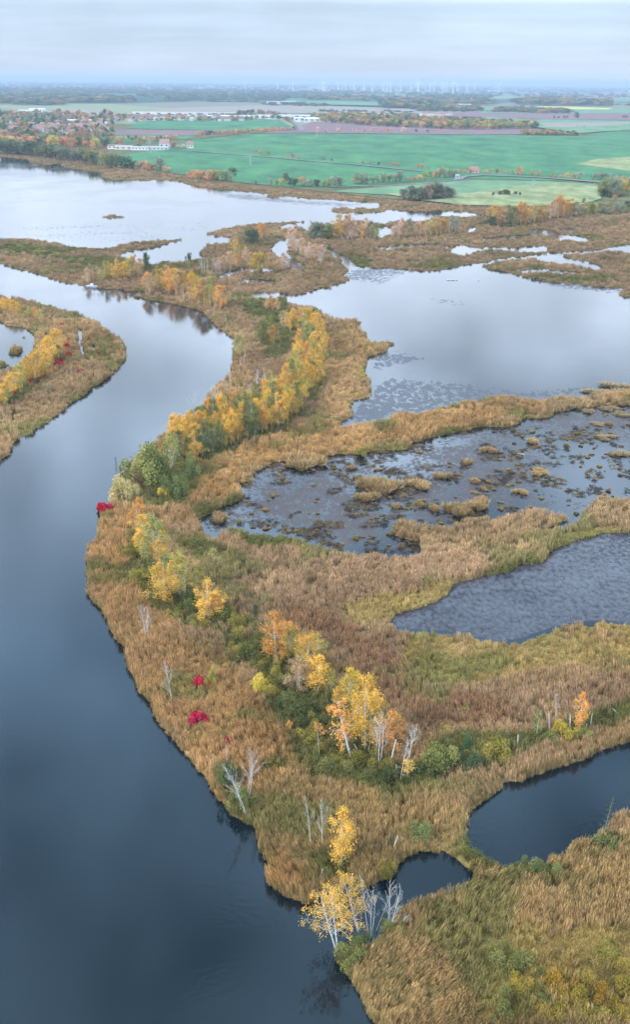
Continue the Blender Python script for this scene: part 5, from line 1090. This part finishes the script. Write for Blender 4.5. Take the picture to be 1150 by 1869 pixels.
for x, y, h, q in [(467,336,6,DGREEN),(495,337,12,GREYG),(505,337,9,OLIVE),(513,339,14,YOLIVE),(521,335,20,DGREEN),(530,338,14,DGREEN),(538,339,16,DGREEN),(549,339,17,GD2*.8),(558,340,12,GREYG),(568,340,13,GREYG),(578,340,15,DGREEN),(590,341,12,OLIVE),(600,340,14,OLIVE),(612,340,18,GREYG),(620,339,20,GREYG)]: F(x, y, h, q, 'dark or olive tree of the hedge at the left near edge of the green field', 'hedge trees left')
for x, y, h, q in [(645,335,10,YOLIVE),(652,336,18,GREYG),(661,336,20,GREYG),(670,336,14,GREYG),(680,335,12,OLIVE),(690,334,14,GREYG),(700,333,17,GREYG),(710,332,14,OLIVE),(718,332,16,GREYG),(730,331,20,GREYG),(748,330,8,OR2),(757,330,8,OR2),(766,329,10,GD2),(776,328,14,OLIVE),(786,326,14,OLIVE),(796,325,16,OR2*.8),(804,324,18,GREYG),(812,324,16,GREYG),(822,323,14,OLIVE),(830,322,14,GREYG)]: F(x, y, h, q, 'grey green tree of the hedge between the two green fields', 'hedge trees between the fields')
for x, y, h, q in [(661,299,5,REDC),(675,300,5,OR2),(691,301,5,DGREEN),(705,302,5,OR2),(718,302,6,OR2),(723,303,6,OR2),(728,303,5,OR2),(763,306,8,OR2),(772,307,8,OR2),(781,308,6,OR2),(804,317,14,GREYG),(815,317,8,OLIVE),(839,316,8,OR2),(848,317,9,OR2),(858,316,8,OR2),(870,317,9,OR2),(888,316,7,GD2),(896,316,8,OR2),(907,316,7,REDC),(918,316,6,OR2),(928,317,6,OR2),(937,317,7,OLIVE),(946,318,14,OR2),(952,319,10,OR2),(973,320,8,OR2),(984,321,9,OR2),
    (1005,325,8,OLIVE),(1014,326,8,GD2),(1024,325,6,GD2),(1035,325,10,GD2),(1043,326,8,GD2),(1050,326,10,OR2),(1059,327,14,GREYG),(1084,328,12,GREYG),(1092,328,14,GREYG),(1100,328,16,GREYG),(1110,328,12,GREYG),(1125,328,8,GD2),(1140,330,9,OR2),(1150,332,9,OR2),(525,287,6,OR2),(535,288,7,REDC),(545,289,5,OR2),(490,283,7,OLIVE),(475,281,8,OR2),(463,280,6,OR2),(590,292,6,GREYG),(605,294,6,GREYG)]: F(x, y, h, q, 'small round orange tree lining the country road through the fields', 'trees lining the country road')
for x in list(range(0, 182, 5)):
    y = 280 + max(0, x - 40) * .14 + rr.uniform(-2, 2); F(x, y, rr.uniform(18, 28), rr.choice([DGREEN, DGREEN * 1.2, OLIVE * .8, GREYG * .7]), 'dark green tree of the shore wood left of the green field', 'dark trees of the shore wood')
for x in range(0, 178, 5): F(x, 264 + max(0, x - 60) * .05 + rr.uniform(-3, 3), rr.uniform(12, 19), rr.choice([OR2, OLIVE, GD2, YOLIVE, OR2 * .8, DGREEN]), 'orange to olive tree in the rear rank of the shore wood', 'autumn trees behind the shore wood')
for x, y, h, q in [(186,303,20,GREYG*.8),(194,305,26,OLIVE),(203,306,30,OLIVE*.9),(213,307,26,DGREEN*1.1),(222,308,24,DGREEN),(232,308,22,DGREEN),(242,308,18,DGREEN*1.1),(251,309,14,GREYG)]: F(x, y, h, q, 'tree of the dark clump where the lake shore meets the green field', 'trees of the dark shore clump')
for x, y, h, q in [(262,309,16,OR2),(270,310,14,OR2),(278,310,12,OR2*.8),(308,313,8,OR2),(300,313,10,OR2),(285,308,8,GREYG)]: F(x, y, h, q, 'orange bush like tree beside the large lone tree on the lake shore', 'orange trees beside the lone shore tree')
F(293, 310, 27, GREYG * .9, 'large lone grey green tree on the lake shore below the farm', None)
for x, y, h, q in [(252,272,10,DGREEN),(310,270,10,OR2*.8),(316,270,12,OR2*.7),(325,271,8,PINKB),(335,271,8,PINKB),(345,262,5,OR2),(195,266,14,DGREEN),(190,268,16,DGREEN),(215,265,12,OR2*.8),(222,262,8,OLIVE),(255,262,10,OR2*.7),(262,262,9,OLIVE)]: F(x, y, h, q, 'orange or dark tree around the white farmyard', 'trees around the farmyard')
for i in range(30): F(215 + i * 3.7, 256 - (i > 18) * 1 + rr.uniform(-2, 2), rr.uniform(5, 9), rr.choice([OR2, OLIVE, DGREEN, GD2]), 'tree of the hedge behind the farm', 'hedge trees behind the farm')
for i in range(40): F(362 + i * 4.5, 247 - i * .22 + rr.uniform(-.6, .6), rr.uniform(5, 9), rr.choice([OR2, OR2, GD2, OLIVE, DGREEN]), 'orange tree in the long slanting avenue above the big green field', 'avenue trees above the green field')
for x in [582,594,618,648,665,680,695,710,735,760,780,800]: F(x, 241 + rr.uniform(-.5, 1.5), rr.uniform(6, 10), rr.choice([OR2, PINKB, DGREEN]), 'lone roadside tree at the edge of the ploughed field', 'trees at the ploughed field')
for x, y, h in [(1012,216,5),(1020,216,5),(1030,216,5),(1036,216,5),(1052,215,11),(1055,216,9),(1140,216,6),(1144,216,6),(1054,232,2.5),(1067,232,2.5)]: F(x, y, h, DGREEN, 'dark tree standing on the brown far field at the right', 'dark trees on the far brown field')

# far woods, too dense to count
def wood(name, bands, label, seed, cell=1.0):
    rg = np.random.default_rng(seed); XX = []; HH = []; CC = []; WW = []
    for (poly, n, hp_, wp_, pal) in bands:
        xs = [p[0] for p in poly]; ys = [p[1] for p in poly]; k = 0
        m = raster([poly], None, 1.0, int(min(xs)) - 1, int(min(ys)) - 1, int(max(xs) - min(xs)) + 3, int(max(ys) - min(ys)) + 3)
        x = rg.uniform(min(xs), max(xs), n * 3); y = rg.uniform(min(ys), max(ys), n * 3)
        ok = np.array([inside(poly, a, b) for a, b in zip(x, y)]); x = x[ok][:n]; y = y[ok][:n]
        P = unproj(x, y, 0.5); s = dist_px(P); XX.append(P); HH.append(np.minimum(hp_ * s, 20) * rg.uniform(.7, 1.2, len(x))); WW.append(np.maximum(wp_ * s, 8) * rg.uniform(.8, 1.3, len(x)))
        pal_ = np.array(pal); CC.append(pal_[rg.integers(0, len(pal_), len(x))] * rg.uniform(.75, 1.25, (len(x), 1)))
    P = np.concatenate(XX); h = np.concatenate(HH); w = np.concatenate(WW); c = np.concatenate(CC); n = len(P)
    scatter(name, P, rg.integers(4, 6, n), np.stack([np.zeros(n), np.zeros(n), rg.uniform(0, 6.28, n)], 1), np.stack([w, w, h], 1), c, label, 'wood')
DW = [DGREEN * .9, DGREEN * 1.1, OLIVE * .7, DGREEN]; AW = [OLIVE, GD2 * .8, DGREEN, OLIVE * .8, OR2 * .7, YOLIVE * .8]; TW = [OR2 * .8, OLIVE * .9, DGREEN, GREYG * .8, DGREEN * 1.2, GD2 * .7]
wood('town_trees', [([(-60,212),(205,212),(205,262),(-60,266)], 600, 9, 8, TW), ([(205,214),(470,213),(470,221),(205,222)], 260, 5, 5, TW), ([(560,222),(500,208),(430,207),(430,212),(520,222)], 90, 6, 6, TW)], 'orange and green trees growing thickly between the houses of the town', 51)
wood('far_wood', [([(570,219),(620,217),(760,222),(975,231),(985,236),(860,238),(700,232),(600,226)], 620, 9, 9, AW), ([(950,243),(1050,246),(1062,249),(955,247)], 90, 6, 7, AW), ([(575,214),(700,213),(820,221),(700,224)], 120, 7, 8, AW)], 'mixed green and yellow wood along the far side of the ploughed field', 52)
bands = []
rg_ = random.Random(77)
for (y0, y1, dens, x0, x1, hh) in [(153.5,158,1500,-100,1250,2.0),(157,164,900,-100,560,2.4),(158,165,600,600,1250,2.2),(166,172,500,-100,700,3.2),(170,176,420,-100,330,4),(174,182,560,250,620,4.2),(168,174,300,620,1250,3),(179,183,260,560,740,5),(183,191,520,-100,240,6),(190,196,260,-60,120,6),(184,189,260,730,900,6),(181,188,420,940,1110,7),(191,197,140,700,780,8),(195,202,160,760,880,6),(199,203,110,900,1040,6),(174,178,120,740,900,4),(186,188,60,1100,1250,3.5),(183,187,150,300,520,4),(192,194,70,480,600,4),(203,206,60,580,760,3)]:
    off = 0.0
    pl = [(x0, y0 + (x0-575)*.0096), ((x0+x1)/2, y0 - 1 + ((x0+x1)/2-575)*.0096), (x1, y0 + 1 + (x1-575)*.0096), (x1, y1 + (x1-575)*.0096), ((x0+x1)/2 + 30, y1 + 1 + ((x0+x1)/2-575)*.0096), (x0, y1 + (x0-575)*.0096)]
    bands.append((pl, int(dens * .8), hh, hh * 2.2, DW if hh < 5 else DW + [OLIVE, GD2 * .6]))
wood('horizon_wood', bands, 'blue green belts of woodland fading toward the horizon', 53)

# ------------------------------------------------------------------ the air: a thin even haze, the sky stays outside it
hm = bpy.data.materials.new('haze'); hm.use_nodes = True; t = hm.node_tree; t.nodes.clear(); o = N(t, 'ShaderNodeOutputMaterial'); pv = N(t, 'ShaderNodeVolumePrincipled')
pv.inputs['Color'].default_value = (0.53, 0.67, 0.87, 1); pv.inputs['Density'].default_value = 0.85e-4; pv.inputs['Anisotropy'].default_value = 0.0
L(t, pv.outputs[0], o.inputs['Volume'])
b = MB(); boxm(b, -58000, 58000, -2900, 58000, -2.4, 152)
tag(mesh_obj('haze', b.v, b.f, hm), 'thin blue haze over the whole marsh and plain', 'haze', None, 'stuff')
